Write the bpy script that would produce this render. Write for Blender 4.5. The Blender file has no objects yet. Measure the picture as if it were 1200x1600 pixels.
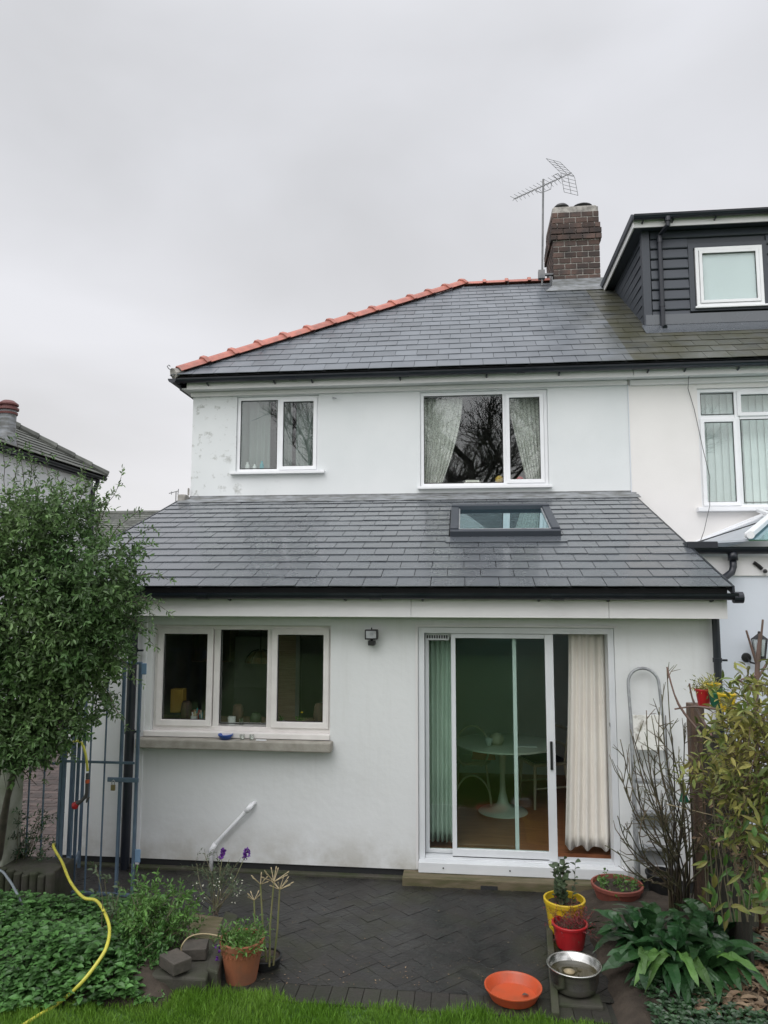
import bpy, math, random
import numpy as np
from mathutils import Vector, Matrix
rnd = random.Random(7)
nr = np.random.default_rng(11)
S = bpy.context.scene
R = math.radians
# ------------------------------------------------------------------ camera
F = 1150.0; CZ = 2.28
PITCH, YAW, ROLL = 0.10886, -0.10916, 0.00167
_M = np.array([[1,0,0],[0,0,-1],[0,1,0]], float)
_c,_s = math.cos(YAW), math.sin(YAW); _Ry = np.array([[_c,-_s,0],[_s,_c,0],[0,0,1]])
_c,_s = math.cos(PITCH), math.sin(PITCH); _Rp = np.array([[1,0,0],[0,_c,_s],[0,-_s,_c]])
_c,_s = math.cos(ROLL), math.sin(ROLL); _Rr = np.array([[_c,-_s,0],[_s,_c,0],[0,0,1]])
A = _Rr@_M@_Rp@_Ry
def at(x, y, Y):
    """measured point of the photograph (1200x1600) at depth Y -> metres"""
    d = A.T@np.array([x-600, y-800, F]); d = d/d[1]*Y
    return Vector((d[0], d[1], d[2]+CZ))
def gp(x, y, z=0.0):
    d = A.T@np.array([x-600, y-800, F]); k = (z-CZ)/d[2]
    return Vector((d[0]*k, d[1]*k, z))
cam_d = bpy.data.cameras.new("camera"); cam = bpy.data.objects.new("camera", cam_d)
S.collection.objects.link(cam); S.camera = cam
cam.matrix_world = Matrix((
    (A[0][0], -A[1][0], -A[2][0], 0), (A[0][1], -A[1][1], -A[2][1], 0),
    (A[0][2], -A[1][2], -A[2][2], CZ), (0,0,0,1)))
cam_d.sensor_fit = 'VERTICAL'; cam_d.sensor_height = 36; cam_d.lens = F/1600*36
cam_d.clip_start = 0.05; cam_d.clip_end = 2000
# ------------------------------------------------------------------ world
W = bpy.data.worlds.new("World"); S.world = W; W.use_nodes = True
nt = W.node_tree; N = nt.nodes; L = nt.links; N.clear()
SUN_EL, SUN_AZ = R(50), R(200)      # veiled sun, behind and a little left of the camera
wo = N.new('ShaderNodeOutputWorld'); bg = N.new('ShaderNodeBackground')
sky = N.new('ShaderNodeTexSky'); sky.sky_type = 'NISHITA'; sky.sun_disc = False
sky.sun_elevation = SUN_EL; sky.sun_rotation = SUN_AZ; sky.dust_density = 4
tc = N.new('ShaderNodeTexCoord')
mp = N.new('ShaderNodeMapping'); mp.inputs['Scale'].default_value = (1.0, 1.0, 1.9); mp.inputs['Location'].default_value = (3.1, 0.4, 1.7)
ns = N.new('ShaderNodeTexNoise'); ns.inputs['Scale'].default_value = 1.9; ns.inputs['Detail'].default_value = 7; ns.inputs['Roughness'].default_value = .42; ns.inputs['Distortion'].default_value = .35
cr = N.new('ShaderNodeValToRGB'); cr.color_ramp.elements[0].position = .34; cr.color_ramp.elements[1].position = .70
cr.color_ramp.elements[0].color = (6.6,6.65,6.85,1); cr.color_ramp.elements[1].color = (8.9,9.0,9.5,1)
L.new(tc.outputs['Generated'], mp.inputs[0]); L.new(mp.outputs[0], ns.inputs['Vector']); L.new(ns.outputs['Fac'], cr.inputs[0])
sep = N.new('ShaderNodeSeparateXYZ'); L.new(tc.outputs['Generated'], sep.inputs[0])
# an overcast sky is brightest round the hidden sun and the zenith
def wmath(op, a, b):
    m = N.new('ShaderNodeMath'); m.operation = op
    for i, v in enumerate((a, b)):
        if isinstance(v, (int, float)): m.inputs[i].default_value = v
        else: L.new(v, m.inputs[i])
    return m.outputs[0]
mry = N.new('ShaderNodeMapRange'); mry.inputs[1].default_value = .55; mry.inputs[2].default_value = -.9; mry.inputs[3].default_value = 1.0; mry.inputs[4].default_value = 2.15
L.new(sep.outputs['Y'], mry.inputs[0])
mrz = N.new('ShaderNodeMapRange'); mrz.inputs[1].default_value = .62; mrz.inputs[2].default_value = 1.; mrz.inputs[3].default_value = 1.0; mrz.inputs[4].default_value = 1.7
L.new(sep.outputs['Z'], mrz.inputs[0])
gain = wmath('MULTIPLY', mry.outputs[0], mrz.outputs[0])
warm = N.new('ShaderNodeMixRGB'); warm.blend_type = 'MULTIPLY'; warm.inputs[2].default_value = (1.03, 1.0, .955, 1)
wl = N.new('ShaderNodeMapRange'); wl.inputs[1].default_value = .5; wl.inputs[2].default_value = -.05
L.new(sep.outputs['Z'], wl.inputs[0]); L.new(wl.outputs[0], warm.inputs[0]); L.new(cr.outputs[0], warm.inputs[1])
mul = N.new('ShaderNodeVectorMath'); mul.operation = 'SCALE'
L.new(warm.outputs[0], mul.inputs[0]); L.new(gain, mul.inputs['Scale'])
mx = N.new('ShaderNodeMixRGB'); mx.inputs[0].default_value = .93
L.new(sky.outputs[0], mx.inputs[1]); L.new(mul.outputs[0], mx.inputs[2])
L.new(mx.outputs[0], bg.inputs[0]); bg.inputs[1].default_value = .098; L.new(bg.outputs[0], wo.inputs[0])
# ------------------------------------------------------------------ sun behind the cloud
sd = bpy.data.lights.new("sun", 'SUN'); sd.energy = 1.1; sd.angle = R(45); sd.color = (1, .985, .96)
so = bpy.data.objects.new("sun", sd); S.collection.objects.link(so)
sdir = Vector((math.sin(SUN_AZ)*math.cos(SUN_EL), math.cos(SUN_AZ)*math.cos(SUN_EL), math.sin(SUN_EL)))
so.rotation_euler = (-sdir).to_track_quat('-Z', 'Y').to_euler(); so.location = (0, -5, 20)
S.view_settings.view_transform = 'Standard'; S.view_settings.look = 'None'
S.view_settings.exposure = 0.0; S.view_settings.gamma = 1
# ------------------------------------------------------------------ materials
def mat(name, c1, c2=None, sc=4, rough=.6, r2=None, bump=0, bsc=40, isl=0, objr=0, metal=0, trans=0, spec=.5,
        det=4, lo=.35, hi=.65, stain=None, stretch=None, dist=0, coat=0):
    m = bpy.data.materials.new(name); m.use_nodes = True; nt = m.node_tree; n = nt.nodes; l = nt.links
    b = n['Principled BSDF']; b.inputs['Metallic'].default_value = metal; b.inputs['Roughness'].default_value = rough
    b.inputs['Specular IOR Level'].default_value = spec; b.inputs['Coat Weight'].default_value = coat; b.inputs['Coat Roughness'].default_value = .12
    tc = n.new('ShaderNodeTexCoord'); vec = tc.outputs['Object']
    if stretch:
        mp = n.new('ShaderNodeMapping'); mp.inputs['Scale'].default_value = stretch; l.new(vec, mp.inputs[0]); vec = mp.outputs[0]
    c2 = c2 or c1
    nz = n.new('ShaderNodeTexNoise'); nz.inputs['Scale'].default_value = sc; nz.inputs['Detail'].default_value = det; nz.inputs['Distortion'].default_value = dist
    l.new(vec, nz.inputs['Vector'])
    mr = n.new('ShaderNodeMapRange'); mr.inputs[1].default_value = lo; mr.inputs[2].default_value = hi; l.new(nz.outputs['Fac'], mr.inputs[0])
    mix = n.new('ShaderNodeMixRGB'); mix.inputs[1].default_value = (*c1, 1); mix.inputs[2].default_value = (*c2, 1); l.new(mr.outputs[0], mix.inputs[0])
    col = mix.outputs[0]
    if isl:
        g = n.new('ShaderNodeNewGeometry'); im = n.new('ShaderNodeMapRange'); im.inputs[3].default_value = 1-isl; im.inputs[4].default_value = 1+isl
        l.new(g.outputs['Random Per Island'], im.inputs[0])
        vs = n.new('ShaderNodeVectorMath'); vs.operation = 'SCALE'; l.new(col, vs.inputs[0]); l.new(im.outputs[0], vs.inputs['Scale']); col = vs.outputs[0]
    if objr:
        g = n.new('ShaderNodeObjectInfo'); im = n.new('ShaderNodeMapRange'); im.inputs[3].default_value = 1-objr; im.inputs[4].default_value = 1+objr
        l.new(g.outputs['Random'], im.inputs[0])
        vs = n.new('ShaderNodeVectorMath'); vs.operation = 'SCALE'; l.new(col, vs.inputs[0]); l.new(im.outputs[0], vs.inputs['Scale']); col = vs.outputs[0]
    if stain:
        for st in stain:   # (colour, noise scale, lo, hi, axis, a0, a1, amount): a stain of its own shape, kept to a band along one axis
            sn = n.new('ShaderNodeTexNoise'); sn.inputs['Scale'].default_value = st[1]; sn.inputs['Detail'].default_value = 8; sn.inputs['Roughness'].default_value = .65
            
            if len(st) > 8:
                sm = n.new('ShaderNodeMapping'); sm.inputs['Scale'].default_value = st[8]; l.new(tc.outputs['Object'], sm.inputs[0]); l.new(sm.outputs[0], sn.inputs['Vector'])
            else: l.new(tc.outputs['Object'], sn.inputs['Vector'])
            sr = n.new('ShaderNodeMapRange'); sr.inputs[1].default_value = st[2]; sr.inputs[2].default_value = st[3]; l.new(sn.outputs['Fac'], sr.inputs[0])
            f = sr.outputs[0]
            if st[4] is not None:
                sp = n.new('ShaderNodeSeparateXYZ'); l.new(tc.outputs['Object'], sp.inputs[0])
                ar = n.new('ShaderNodeMapRange'); ar.inputs[1].default_value = st[5]; ar.inputs[2].default_value = st[6]; l.new(sp.outputs[st[4]], ar.inputs[0])
                mm = n.new('ShaderNodeMath'); mm.operation = 'MULTIPLY'; l.new(f, mm.inputs[0]); l.new(ar.outputs[0], mm.inputs[1]); f = mm.outputs[0]
            m2 = n.new('ShaderNodeMath'); m2.operation = 'MULTIPLY'; l.new(f, m2.inputs[0]); m2.inputs[1].default_value = st[7]
            mx = n.new('ShaderNodeMixRGB'); l.new(m2.outputs[0], mx.inputs[0]); l.new(col, mx.inputs[1]); mx.inputs[2].default_value = (*st[0], 1); col = mx.outputs[0]
    l.new(col, b.inputs['Base Color'])
    if r2 is not None:
        rr = n.new('ShaderNodeMapRange'); rr.inputs[3].default_value = rough; rr.inputs[4].default_value = r2; l.new(mr.outputs[0], rr.inputs[0]); l.new(rr.outputs[0], b.inputs['Roughness'])
    if bump:
        bn = n.new('ShaderNodeTexNoise'); bn.inputs['Scale'].default_value = bsc; bn.inputs['Detail'].default_value = 6; l.new(vec, bn.inputs['Vector'])
        bp = n.new('ShaderNodeBump'); bp.inputs['Strength'].default_value = bump; bp.inputs['Distance'].default_value = .01; l.new(bn.outputs['Fac'], bp.inputs['Height']); l.new(bp.outputs[0], b.inputs['Normal'])
    if trans:
        tr = n.new('ShaderNodeBsdfTranslucent'); l.new(col, tr.inputs[0]); ms = n.new('ShaderNodeMixShader'); ms.inputs[0].default_value = trans
        l.new(b.outputs[0], ms.inputs[1]); l.new(tr.outputs[0], ms.inputs[2]); l.new(ms.outputs[0], n['Material Output'].inputs[0])
    return m
def glass_mat(name, tint=(.8,.86,.84), base=.055, wob=0.0, gc=(1,1,1)):
    m = bpy.data.materials.new(name); m.use_nodes = True; n = m.node_tree.nodes; l = m.node_tree.links; n.clear()
    o = n.new('ShaderNodeOutputMaterial'); t = n.new('ShaderNodeBsdfTransparent'); t.inputs[0].default_value = (*tint, 1)
    g = n.new('ShaderNodeBsdfGlossy'); g.inputs['Roughness'].default_value = 0.0; g.inputs[0].default_value = (*gc, 1); ms = n.new('ShaderNodeMixShader')
    lw = n.new('ShaderNodeLayerWeight'); p = n.new('ShaderNodeMath'); p.operation = 'POWER'; p.inputs[1].default_value = 5; l.new(lw.outputs['Facing'], p.inputs[0])
    r = n.new('ShaderNodeMapRange'); r.inputs[3].default_value = base; r.inputs[4].default_value = 1; l.new(p.outputs[0], r.inputs[0])
    l.new(r.outputs[0], ms.inputs[0]); l.new(t.outputs[0], ms.inputs[1]); l.new(g.outputs[0], ms.inputs[2]); l.new(ms.outputs[0], o.inputs[0])
    if wob:
        tc = n.new('ShaderNodeTexCoord'); nz = n.new('ShaderNodeTexNoise'); nz.inputs['Scale'].default_value = 3; l.new(tc.outputs['Object'], nz.inputs['Vector'])
        bp = n.new('ShaderNodeBump'); bp.inputs['Strength'].default_value = wob; bp.inputs['Distance'].default_value = .01; l.new(nz.outputs['Fac'], bp.inputs['Height']); l.new(bp.outputs[0], g.inputs['Normal'])
    return m
def lace_mat(name, c, alpha):
    m = bpy.data.materials.new(name); m.use_nodes = True; n = m.node_tree.nodes; l = m.node_tree.links
    b = n['Principled BSDF']; b.inputs['Base Color'].default_value = (*c, 1); b.inputs['Roughness'].default_value = .9
    tc = n.new('ShaderNodeTexCoord'); v = n.new('ShaderNodeTexVoronoi'); v.inputs['Scale'].default_value = 45; l.new(tc.outputs['Object'], v.inputs['Vector'])
    r = n.new('ShaderNodeMapRange'); r.inputs[1].default_value = .2; r.inputs[2].default_value = .6; r.inputs[3].default_value = alpha; r.inputs[4].default_value = min(1, alpha+.35); l.new(v.outputs['Distance'], r.inputs[0])
    l.new(r.outputs[0], b.inputs['Alpha'])
    return m
MOSS = (.055,.054,.028)
M = dict(
 upper=mat('painted_render', (.70,.72,.725), (.65,.675,.68), 1.3, .75, bump=.12, bsc=60, stain=[((.16,.16,.12), 7, .56, .68, 0, 1.4, .1, .8), ((.3,.28,.2), 5, .5, .64, 2, -3.3+2.35, -3.75+2.35, .75), ((.5,.51,.49), 2.5, .55, .8, None, 0, 1, .15), ((.36,.36,.33), 2.4, .54, .7, 2, 2.0, .9, .25, (5,5,.4))]),
 lower=mat('extension_render', (.72,.735,.735), (.68,.695,.695), 1.0, .75, bump=.3, bsc=14, stain=[((.30,.27,.20), 3.5, .36, .62, 2, .35, -.05, .6), ((.5,.5,.47), 2.2, .55, .85, None, 0, 1, .2), ((.42,.41,.37), 2.2, .52, .7, 2, .2, 1.0, .14, (5,5,.35))]),
 nwall=mat('cream_render', (.75,.73,.71), (.71,.69,.67), 1.5, .8, bump=.1, bsc=60),
 nwall2=mat('cool_white_render', (.66,.70,.76), (.62,.66,.72), 1.5, .75, bump=.08),
 fwall=mat('rough_white_render', (.68,.70,.72), (.60,.62,.63), 6, .85, bump=.5, bsc=25),
 reveal=mat('reveal_render', (.6,.6,.56)),
 upvc=mat('white_upvc', (.80,.81,.83), (.75,.76,.77), 3, .3, spec=.5),
 cream_wood=mat('white_painted_wood', (.78,.75,.73), (.71,.68,.66), 8, .5, bump=.1, bsc=30),
 fascia=mat('fascia_board', (.74,.73,.73), (.68,.67,.67), 2, .4),
 soffit=mat('soffit_board', (.6,.61,.6), None, rough=.5),
 gasket=mat('black_gasket', (.02,.02,.02), rough=.5),
 gutter=mat('black_plastic', (.008,.011,.018), (.014,.017,.024), 5, .28, r2=.42, spec=.5),
 slate=mat('wet_slate', (.078,.087,.098), (.086,.096,.108), 3, .25, r2=.29, isl=.07, bump=.05, bsc=25, spec=.6, coat=.35, stretch=(1,1,1)),
 slate_top=mat('grey_slate', (.10,.114,.130), (.15,.165,.183), 2.5, .30, r2=.42, isl=.14, bump=.08, bsc=30, spec=.5, stain=[((.15,.16,.18), 6, .5, .75, None, 0, 1, .35), (MOSS, 2.4, .30, .6, 0, 5.0, 6.0, .75)]),
 slate_moss=mat('mossy_slate', (.065,.070,.064), (.09,.092,.084), 3, .36, r2=.5, isl=.25, bump=.1, bsc=30, spec=.5, stain=[(MOSS, 2.4, .36, .6, None, 0, 1, .8)]),
 slate_old=mat('weathered_grey_tile', (.075,.08,.07), (.12,.125,.11), 5, .7, isl=.25, bump=.3, bsc=20),
 deck=mat('roofing_felt', (.02,.021,.022), rough=.8),
 terra_tile=mat('red_clay_tile', (.42,.145,.105), (.30,.105,.08), 9, .5, objr=.18, stain=[((.20,.17,.12), 11, .55, .72, None, 0, 1, .5)], bump=.1, bsc=40),
 mortar=mat('grey_mortar', (.40,.38,.35), (.2,.19,.175), 12, .9, bump=.5, bsc=30),
 lead=mat('lead_flashing', (.25,.265,.28), (.13,.135,.13), 6, .5, r2=.65, bump=.5, bsc=9, spec=.5, stretch=(1,1,4)),
 brick=mat('dark_brick', (.095,.058,.046), (.045,.035,.032), 5, .85, isl=.4, bump=.5, bsc=40),
 clad=mat('charcoal_cladding', (.040,.047,.060), (.045,.053,.067), 2, .45, bump=.12, bsc=18, stretch=(1,1,6)),
 clad_trim=mat('slate_grey_trim', (.038,.045,.057), rough=.45),
 concrete=mat('concrete_sill', (.36,.34,.30), (.26,.245,.21), 9, .85, bump=.35, bsc=40),
 alu=mat('white_aluminium', (.70,.72,.74), (.64,.66,.68), 3, .35),
 bare_alu=mat('weathered_aluminium', (.40,.42,.43), (.25,.26,.27), 15, .45, metal=.4, bump=.1),
 paint_board=mat('flaking_white_paint', (.66,.66,.62), (.36,.34,.30), 14, .7, bump=.3, lo=.5, hi=.62),
 paver=mat('wet_dark_paver', (.016,.0155,.015), (.028,.026,.024), 6, .30, r2=.6, isl=.14, bump=.5, bsc=35, spec=.5, stain=[((.028,.032,.013), 2.2, .5, .68, None, 0, 1, .6), ((.045,.040,.032), 5, .52, .7, None, 0, 1, .4)]),
 paver_base=mat('joint_sand', (.018,.017,.015), (.024,.026,.016), 4, .8, bump=.4),
 edge=mat('edge_paver', (.030,.026,.022), (.022,.024,.014), 5, .6, isl=.25, bump=.6, bsc=30),
 moss=mat('mossy_concrete', (.060,.055,.042), (.036,.045,.018), 7, .8, bump=.6, bsc=25),
 alley=mat('red_block_paving', (.105,.075,.066), (.07,.055,.05), 7, .6, isl=.3, bump=.4, bsc=30),
 lawn=mat('lawn_turf', (.040,.095,.014), (.055,.12,.02), 3, .9, bump=.5),
 grass=mat('grass_blade', (.11,.24,.022), (.17,.31,.045), 3, .5, isl=.4, trans=.4, spec=.3),
 soil=mat('damp_soil', (.030,.022,.015), (.055,.042,.030), 9, .85, bump=.9, bsc=30),
 ground=mat('rough_ground', (.05,.065,.03), (.07,.07,.045), 1.5, .9),
 leaf_bush=mat('dull_green_leaf', (.070,.14,.045), (.135,.215,.078), 2.2, .42, isl=.6, trans=.28, spec=.45),
 leaf_cover=mat('bright_green_leaf', (.085,.20,.05), (.05,.125,.032), 5, .42, isl=.55, trans=.25, spec=.45),
 leaf_fresh=mat('fresh_green_leaf', (.12,.25,.055), (.07,.155,.035), 6, .45, isl=.4, trans=.3),
 leaf_dark=mat('dark_ivy_leaf', (.022,.060,.024), (.038,.085,.032), 6, .35, isl=.4, trans=.15),
 leaf_yellow=mat('olive_yellow_leaf', (.32,.29,.085), (.13,.18,.045), 5, .45, isl=.6, trans=.3, lo=.4, hi=.6),
 leaf_brown=mat('dry_leaf', (.17,.105,.060), (.30,.22,.14), 8, .7, isl=.45, trans=.15),
 fern=mat('strap_fern_frond', (.020,.062,.022), (.034,.09,.028), 4, .28, isl=.5, trans=.2, spec=.5, bump=.2),
 hedge=mat('hedge_leaf', (.025,.06,.02), (.045,.09,.03), 1, .5, isl=.4, trans=.2),
 bark=mat('grey_bark', (.085,.07,.055), (.05,.045,.035), 14, .8, bump=.5),
 cane=mat('green_brown_cane', (.12,.125,.065), (.13,.095,.07), 9, .6, isl=.25),
 cane_red=mat('red_brown_cane', (.17,.10,.08), (.11,.075,.06), 9, .6),
 dead=mat('dead_stem', (.13,.085,.055), (.06,.045,.04), 6, .8, isl=.4),
 stalk=mat('pale_green_stalk', (.16,.19,.07), (.22,.2,.10), 8, .5),
 stalk_dry=mat('straw_stalk', (.40,.33,.2), (.3,.24,.14), 8, .6),
 purple=mat('purple_petal', (.10,.012,.22), (.16,.03,.30), 10, .5, isl=.3, trans=.2),
 white_fl=mat('white_petal', (.6,.6,.5), None, rough=.5, trans=.2),
 heather=mat('crimson_sprig', (.32,.02,.035), (.16,.03,.03), 10, .5, isl=.3, trans=.2),
 grey_leaf=mat('grey_green_leaf', (.10,.14,.08), (.07,.105,.05), 10, .6, isl=.3, trans=.2),
 terracotta=mat('terracotta_pot', (.30,.105,.048), (.20,.08,.042), 7, .7, stain=[((.13,.10,.07), 9, .50, .72, None, 0, 1, .28)], bump=.2, bsc=30),
 red_clay=mat('red_plastic_bowl_pot', (.27,.075,.052), (.2,.06,.045), 6, .6, stain=[((.13,.10,.07), 9, .50, .72, None, 0, 1, .28)]),
 orange=mat('orange_plastic', (.52,.085,.028), (.44,.08,.028), 4, .38, stain=[((.13,.10,.07), 9, .50, .72, None, 0, 1, .28)]),
 yellow=mat('yellow_plastic', (.66,.46,.02), (.55,.38,.02), 5, .35, stain=[((.13,.10,.07), 9, .50, .72, None, 0, 1, .28)]),
 red=mat('red_plastic', (.45,.018,.022), (.34,.015,.02), 5, .35, stain=[((.13,.10,.07), 9, .50, .72, None, 0, 1, .28)]),
 greenp=mat('green_plastic', (.012,.10,.055), None, rough=.4),
 blackp=mat('black_pot_plastic', (.012,.013,.013), rough=.45),
 steel=mat('brushed_steel', (.62,.61,.58), (.5,.5,.48), 6, .26, metal=1, stretch=(1,1,12)),
 water=mat('murky_water', (.035,.032,.018), (.06,.05,.025), 8, .05, spec=.6),
 bluesteel=mat('blue_grey_gate_paint', (.095,.14,.19), (.065,.10,.145), 9, .45, bump=.2, bsc=50),
 bluebox=mat('blue_plastic', (.03,.09,.36), rough=.3),
 hose=mat('yellow_hose', (.62,.58,.08), (.5,.47,.07), 9, .35),
 hose_grey=mat('grey_hose', (.18,.21,.23), rough=.4),
 dgrey=mat('dark_grey_plastic', (.06,.06,.06), rough=.4),
 brass=mat('dull_brass', (.25,.2,.1), rough=.45, metal=.8),
 pillar=mat('lichen_white_post', (.34,.35,.30), (.20,.22,.16), 7, .85, bump=.3),
 stone=mat('mossy_stone', (.055,.05,.042), (.034,.04,.02), 6, .8, bump=.7, bsc=22),
 brickgrey=mat('grey_brown_brick', (.085,.072,.06), (.055,.05,.042), 8, .75, bump=.5),
 fence=mat('weathered_fence_wood', (.05,.043,.034), (.028,.03,.022), 6, .85, bump=.5, stretch=(6,6,1)),
 post=mat('brown_post_wood', (.15,.095,.065), (.09,.065,.05), 7, .8, bump=.5, stretch=(6,6,1)),
 step=mat('mossy_timber_step', (.15,.12,.075), (.085,.08,.035), 6, .75, bump=.4, stretch=(1,4,4)),
 inwall=mat('interior_plaster', (.22,.22,.20), (.17,.17,.16), 2, .9),
 indark=mat('dark_interior', (.28,.27,.25), (.20,.195,.19), 3, .8),
 infloor=mat('oak_floor', (.42,.17,.08), (.30,.115,.055), 6, .4, stretch=(1,9,1), isl=.2),
 table=mat('white_lacquer', (.62,.60,.54), rough=.3),
 chairw=mat('pale_chair_wood', (.50,.44,.34), rough=.5),
 chairc=mat('dark_seat_pad', (.05,.05,.06), rough=.8),
 curtain=mat('cream_curtain', (.90,.86,.79), (.86,.81,.74), 3, .9, trans=.1),
 curtain_grey=mat('grey_curtain', (.30,.33,.31), (.26,.29,.27), 3, .9, trans=.2),
 curtain_green=mat('pale_lining_curtain', (.70,.76,.70), (.62,.68,.62), 3, .9, trans=.2),
 blind=mat('vertical_blind', (.90,.94,.93), (.85,.90,.89), 4, .7, trans=.2),
 lace=lace_mat('lace_net', (.8,.78,.73), .38),
 frost=mat('pale_blind_fabric', (.66,.71,.73), (.60,.65,.67), 1, .7),
 glass=glass_mat('window_glass', (.93,.96,.95), .06),
 glass_green=glass_mat('double_door_glass', (.88,.94,.91), .03),
 glass_dark=glass_mat('kitchen_glass', (.92,.94,.93), .035),
 glass_sky=glass_mat('rooflight_glass', (.7,.85,.88), .6, gc=(.62,.80,.84)),
 poly=mat('polycarbonate_sheet', (.62,.66,.70), rough=.25, trans=.3),
 reed=mat('brown_louvre', (.46,.34,.24), (.34,.24,.17), 4, .6, stretch=(1,1,20)),
 jar=mat('pale_ceramic', (.6,.62,.6), rough=.3), teal=mat('teal_plastic', (.02,.28,.32), rough=.35),
 clear=glass_mat('clear_glass', (.85,.87,.85), .12),
 orangeS=mat('orange_fabric', (.5,.12,.05), rough=.8), yellowS=mat('yellow_card', (.55,.36,.08), rough=.7),
 black=mat('black_metal', (.015,.015,.016), rough=.4), amber=mat('stained_glass', (.42,.36,.24), (.3,.14,.06), 14, .3, trans=.3),
 antenna=mat('grey_antenna_metal', (.13,.135,.14), (.2,.2,.2), 9, .5, metal=.4),
 tree=mat('dark_tree_bark', (.05,.045,.04), (.035,.032,.03), 6, .9),
)
# ------------------------------------------------------------------ mesh building
class MB:
    def __init__(s): s.v = []; s.f = []
    def add(s, vs, fs):
        o = len(s.v); s.v += [tuple(v) for v in vs]; s.f += [tuple(i+o for i in f) for f in fs]; return s
    def box(s, x0, x1, y0, y1, z0, z1):
        return s.add([(x0,y0,z0),(x1,y0,z0),(x1,y1,z0),(x0,y1,z0),(x0,y0,z1),(x1,y0,z1),(x1,y1,z1),(x0,y1,z1)],
                     [(0,3,2,1),(4,5,6,7),(0,1,5,4),(1,2,6,5),(2,3,7,6),(3,0,4,7)])
    def obox(s, c, U, V, N, a, b, d):      # half sizes a,b,d along U,V,N
        c = Vector(c); U = Vector(U)*a; V = Vector(V)*b; N = Vector(N)*d
        P = [c-U-V-N, c+U-V-N, c+U+V-N, c-U+V-N, c-U-V+N, c+U-V+N, c+U+V+N, c-U+V+N]
        return s.add(P, [(0,3,2,1),(4,5,6,7),(0,1,5,4),(1,2,6,5),(2,3,7,6),(3,0,4,7)])
    def ring(s, x0, x1, z0, z1, w, y0, y1, wb=None):     # mitred frame in the XZ plane
        wb = wb or w; V = []
        for y in (y0, y1):
            V += [(x0,y,z0),(x1,y,z0),(x1,y,z1),(x0,y,z1),(x0+w,y,z0+wb),(x1-w,y,z0+wb),(x1-w,y,z1-w),(x0+w,y,z1-w)]
        Fc = []
        for k in range(4):
            j = (k+1) % 4
            Fc += [(k,j,4+j,4+k),(8+k,12+k,12+j,8+j),(k,8+k,8+j,j),(4+k,4+j,12+j,12+k)]
        return s.add(V, Fc)
    def tube(s, pts, r, n=6, cap=True):
        pts = [Vector(p) for p in pts]; m = len(pts)
        rs = r if isinstance(r, (list, tuple)) else [r]*m
        T = []
        for i in range(m):
            t = pts[min(i+1, m-1)]-pts[max(i-1, 0)]; T.append(t.normalized() if t.length > 1e-9 else Vector((0,0,1)))
        up = Vector((0,0,1)) if abs(T[0].z) < .9 else Vector((1,0,0)); u = T[0].cross(up).normalized()
        V = []
        for i in range(m):
            u = (u-T[i]*u.dot(T[i]))
            u = u.normalized() if u.length > 1e-6 else T[i].orthogonal().normalized()
            w = T[i].cross(u)
            for k in range(n):
                a = 2*math.pi*k/n; V.append(pts[i]+(u*math.cos(a)+w*math.sin(a))*rs[i])
        Fc = [(i*n+k, i*n+(k+1) % n, (i+1)*n+(k+1) % n, (i+1)*n+k) for i in range(m-1) for k in range(n)]
        if cap: Fc += [tuple(range(n))[::-1], tuple((m-1)*n+k for k in range(n))]
        return s.add(V, Fc)
    def lathe(s, prof, c, n=32, axis=None):    # prof [(r,z)], closed loop profiles allowed
        c = Vector(c); V = []
        for r, z in prof:
            for k in range(n):
                a = 2*math.pi*k/n
                p = Vector((r*math.cos(a), r*math.sin(a), z))
                if axis is not None: p = axis@p
                V.append(c+p)
        return s.add(V, [(i*n+k, i*n+(k+1) % n, (i+1)*n+(k+1) % n, (i+1)*n+k) for i in range(len(prof)-1) for k in range(n)])
    def prism(s, poly, off):        # planar polygon extruded by vector off
        P = [Vector(p) for p in poly]; o = Vector(off); n = len(P)
        return s.add(P+[p+o for p in P], [tuple(range(n))[::-1], tuple(range(n, 2*n))]+[(k, (k+1) % n, n+(k+1) % n, n+k) for k in range(n)])
    def slab(s, O, U, V, N, us, vs, th, holes=()):    # slab with rectangular holes; us,vs ranges
        O, U, V, N = map(Vector, (O, U, V, N))
        a = sorted(set([us[0], us[1]]+[h[i] for h in holes for i in (0, 1)])); b = sorted(set([vs[0], vs[1]]+[h[i] for h in holes for i in (2, 3)]))
        a = [x for x in a if us[0] <= x <= us[1]]; b = [x for x in b if vs[0] <= x <= vs[1]]
        na, nb = len(a), len(b); P = []
        for d in (0, -th):
            for y in b:
                for x in a: P.append(O+U*x+V*y+N*d)
        solid = lambda i, j: 0 <= i < na-1 and 0 <= j < nb-1 and not any(h[0]-1e-6 <= a[i] and a[i+1] <= h[1]+1e-6 and h[2]-1e-6 <= b[j] and b[j+1] <= h[3]+1e-6 for h in holes)
        q = na*nb; Fc = []
        for j in range(nb-1):
            for i in range(na-1):
                if not solid(i, j): continue
                p = [j*na+i, j*na+i+1, (j+1)*na+i+1, (j+1)*na+i]
                Fc += [tuple(p), tuple(x+q for x in p[::-1])]
                for (di, dj), (e0, e1) in (((0,-1),(0,1)),((1,0),(1,2)),((0,1),(2,3)),((-1,0),(3,0))):
                    if not solid(i+di, j+dj): Fc.append((p[e1], p[e0], p[e0]+q, p[e1]+q))
        return s.add(P, Fc)
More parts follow.
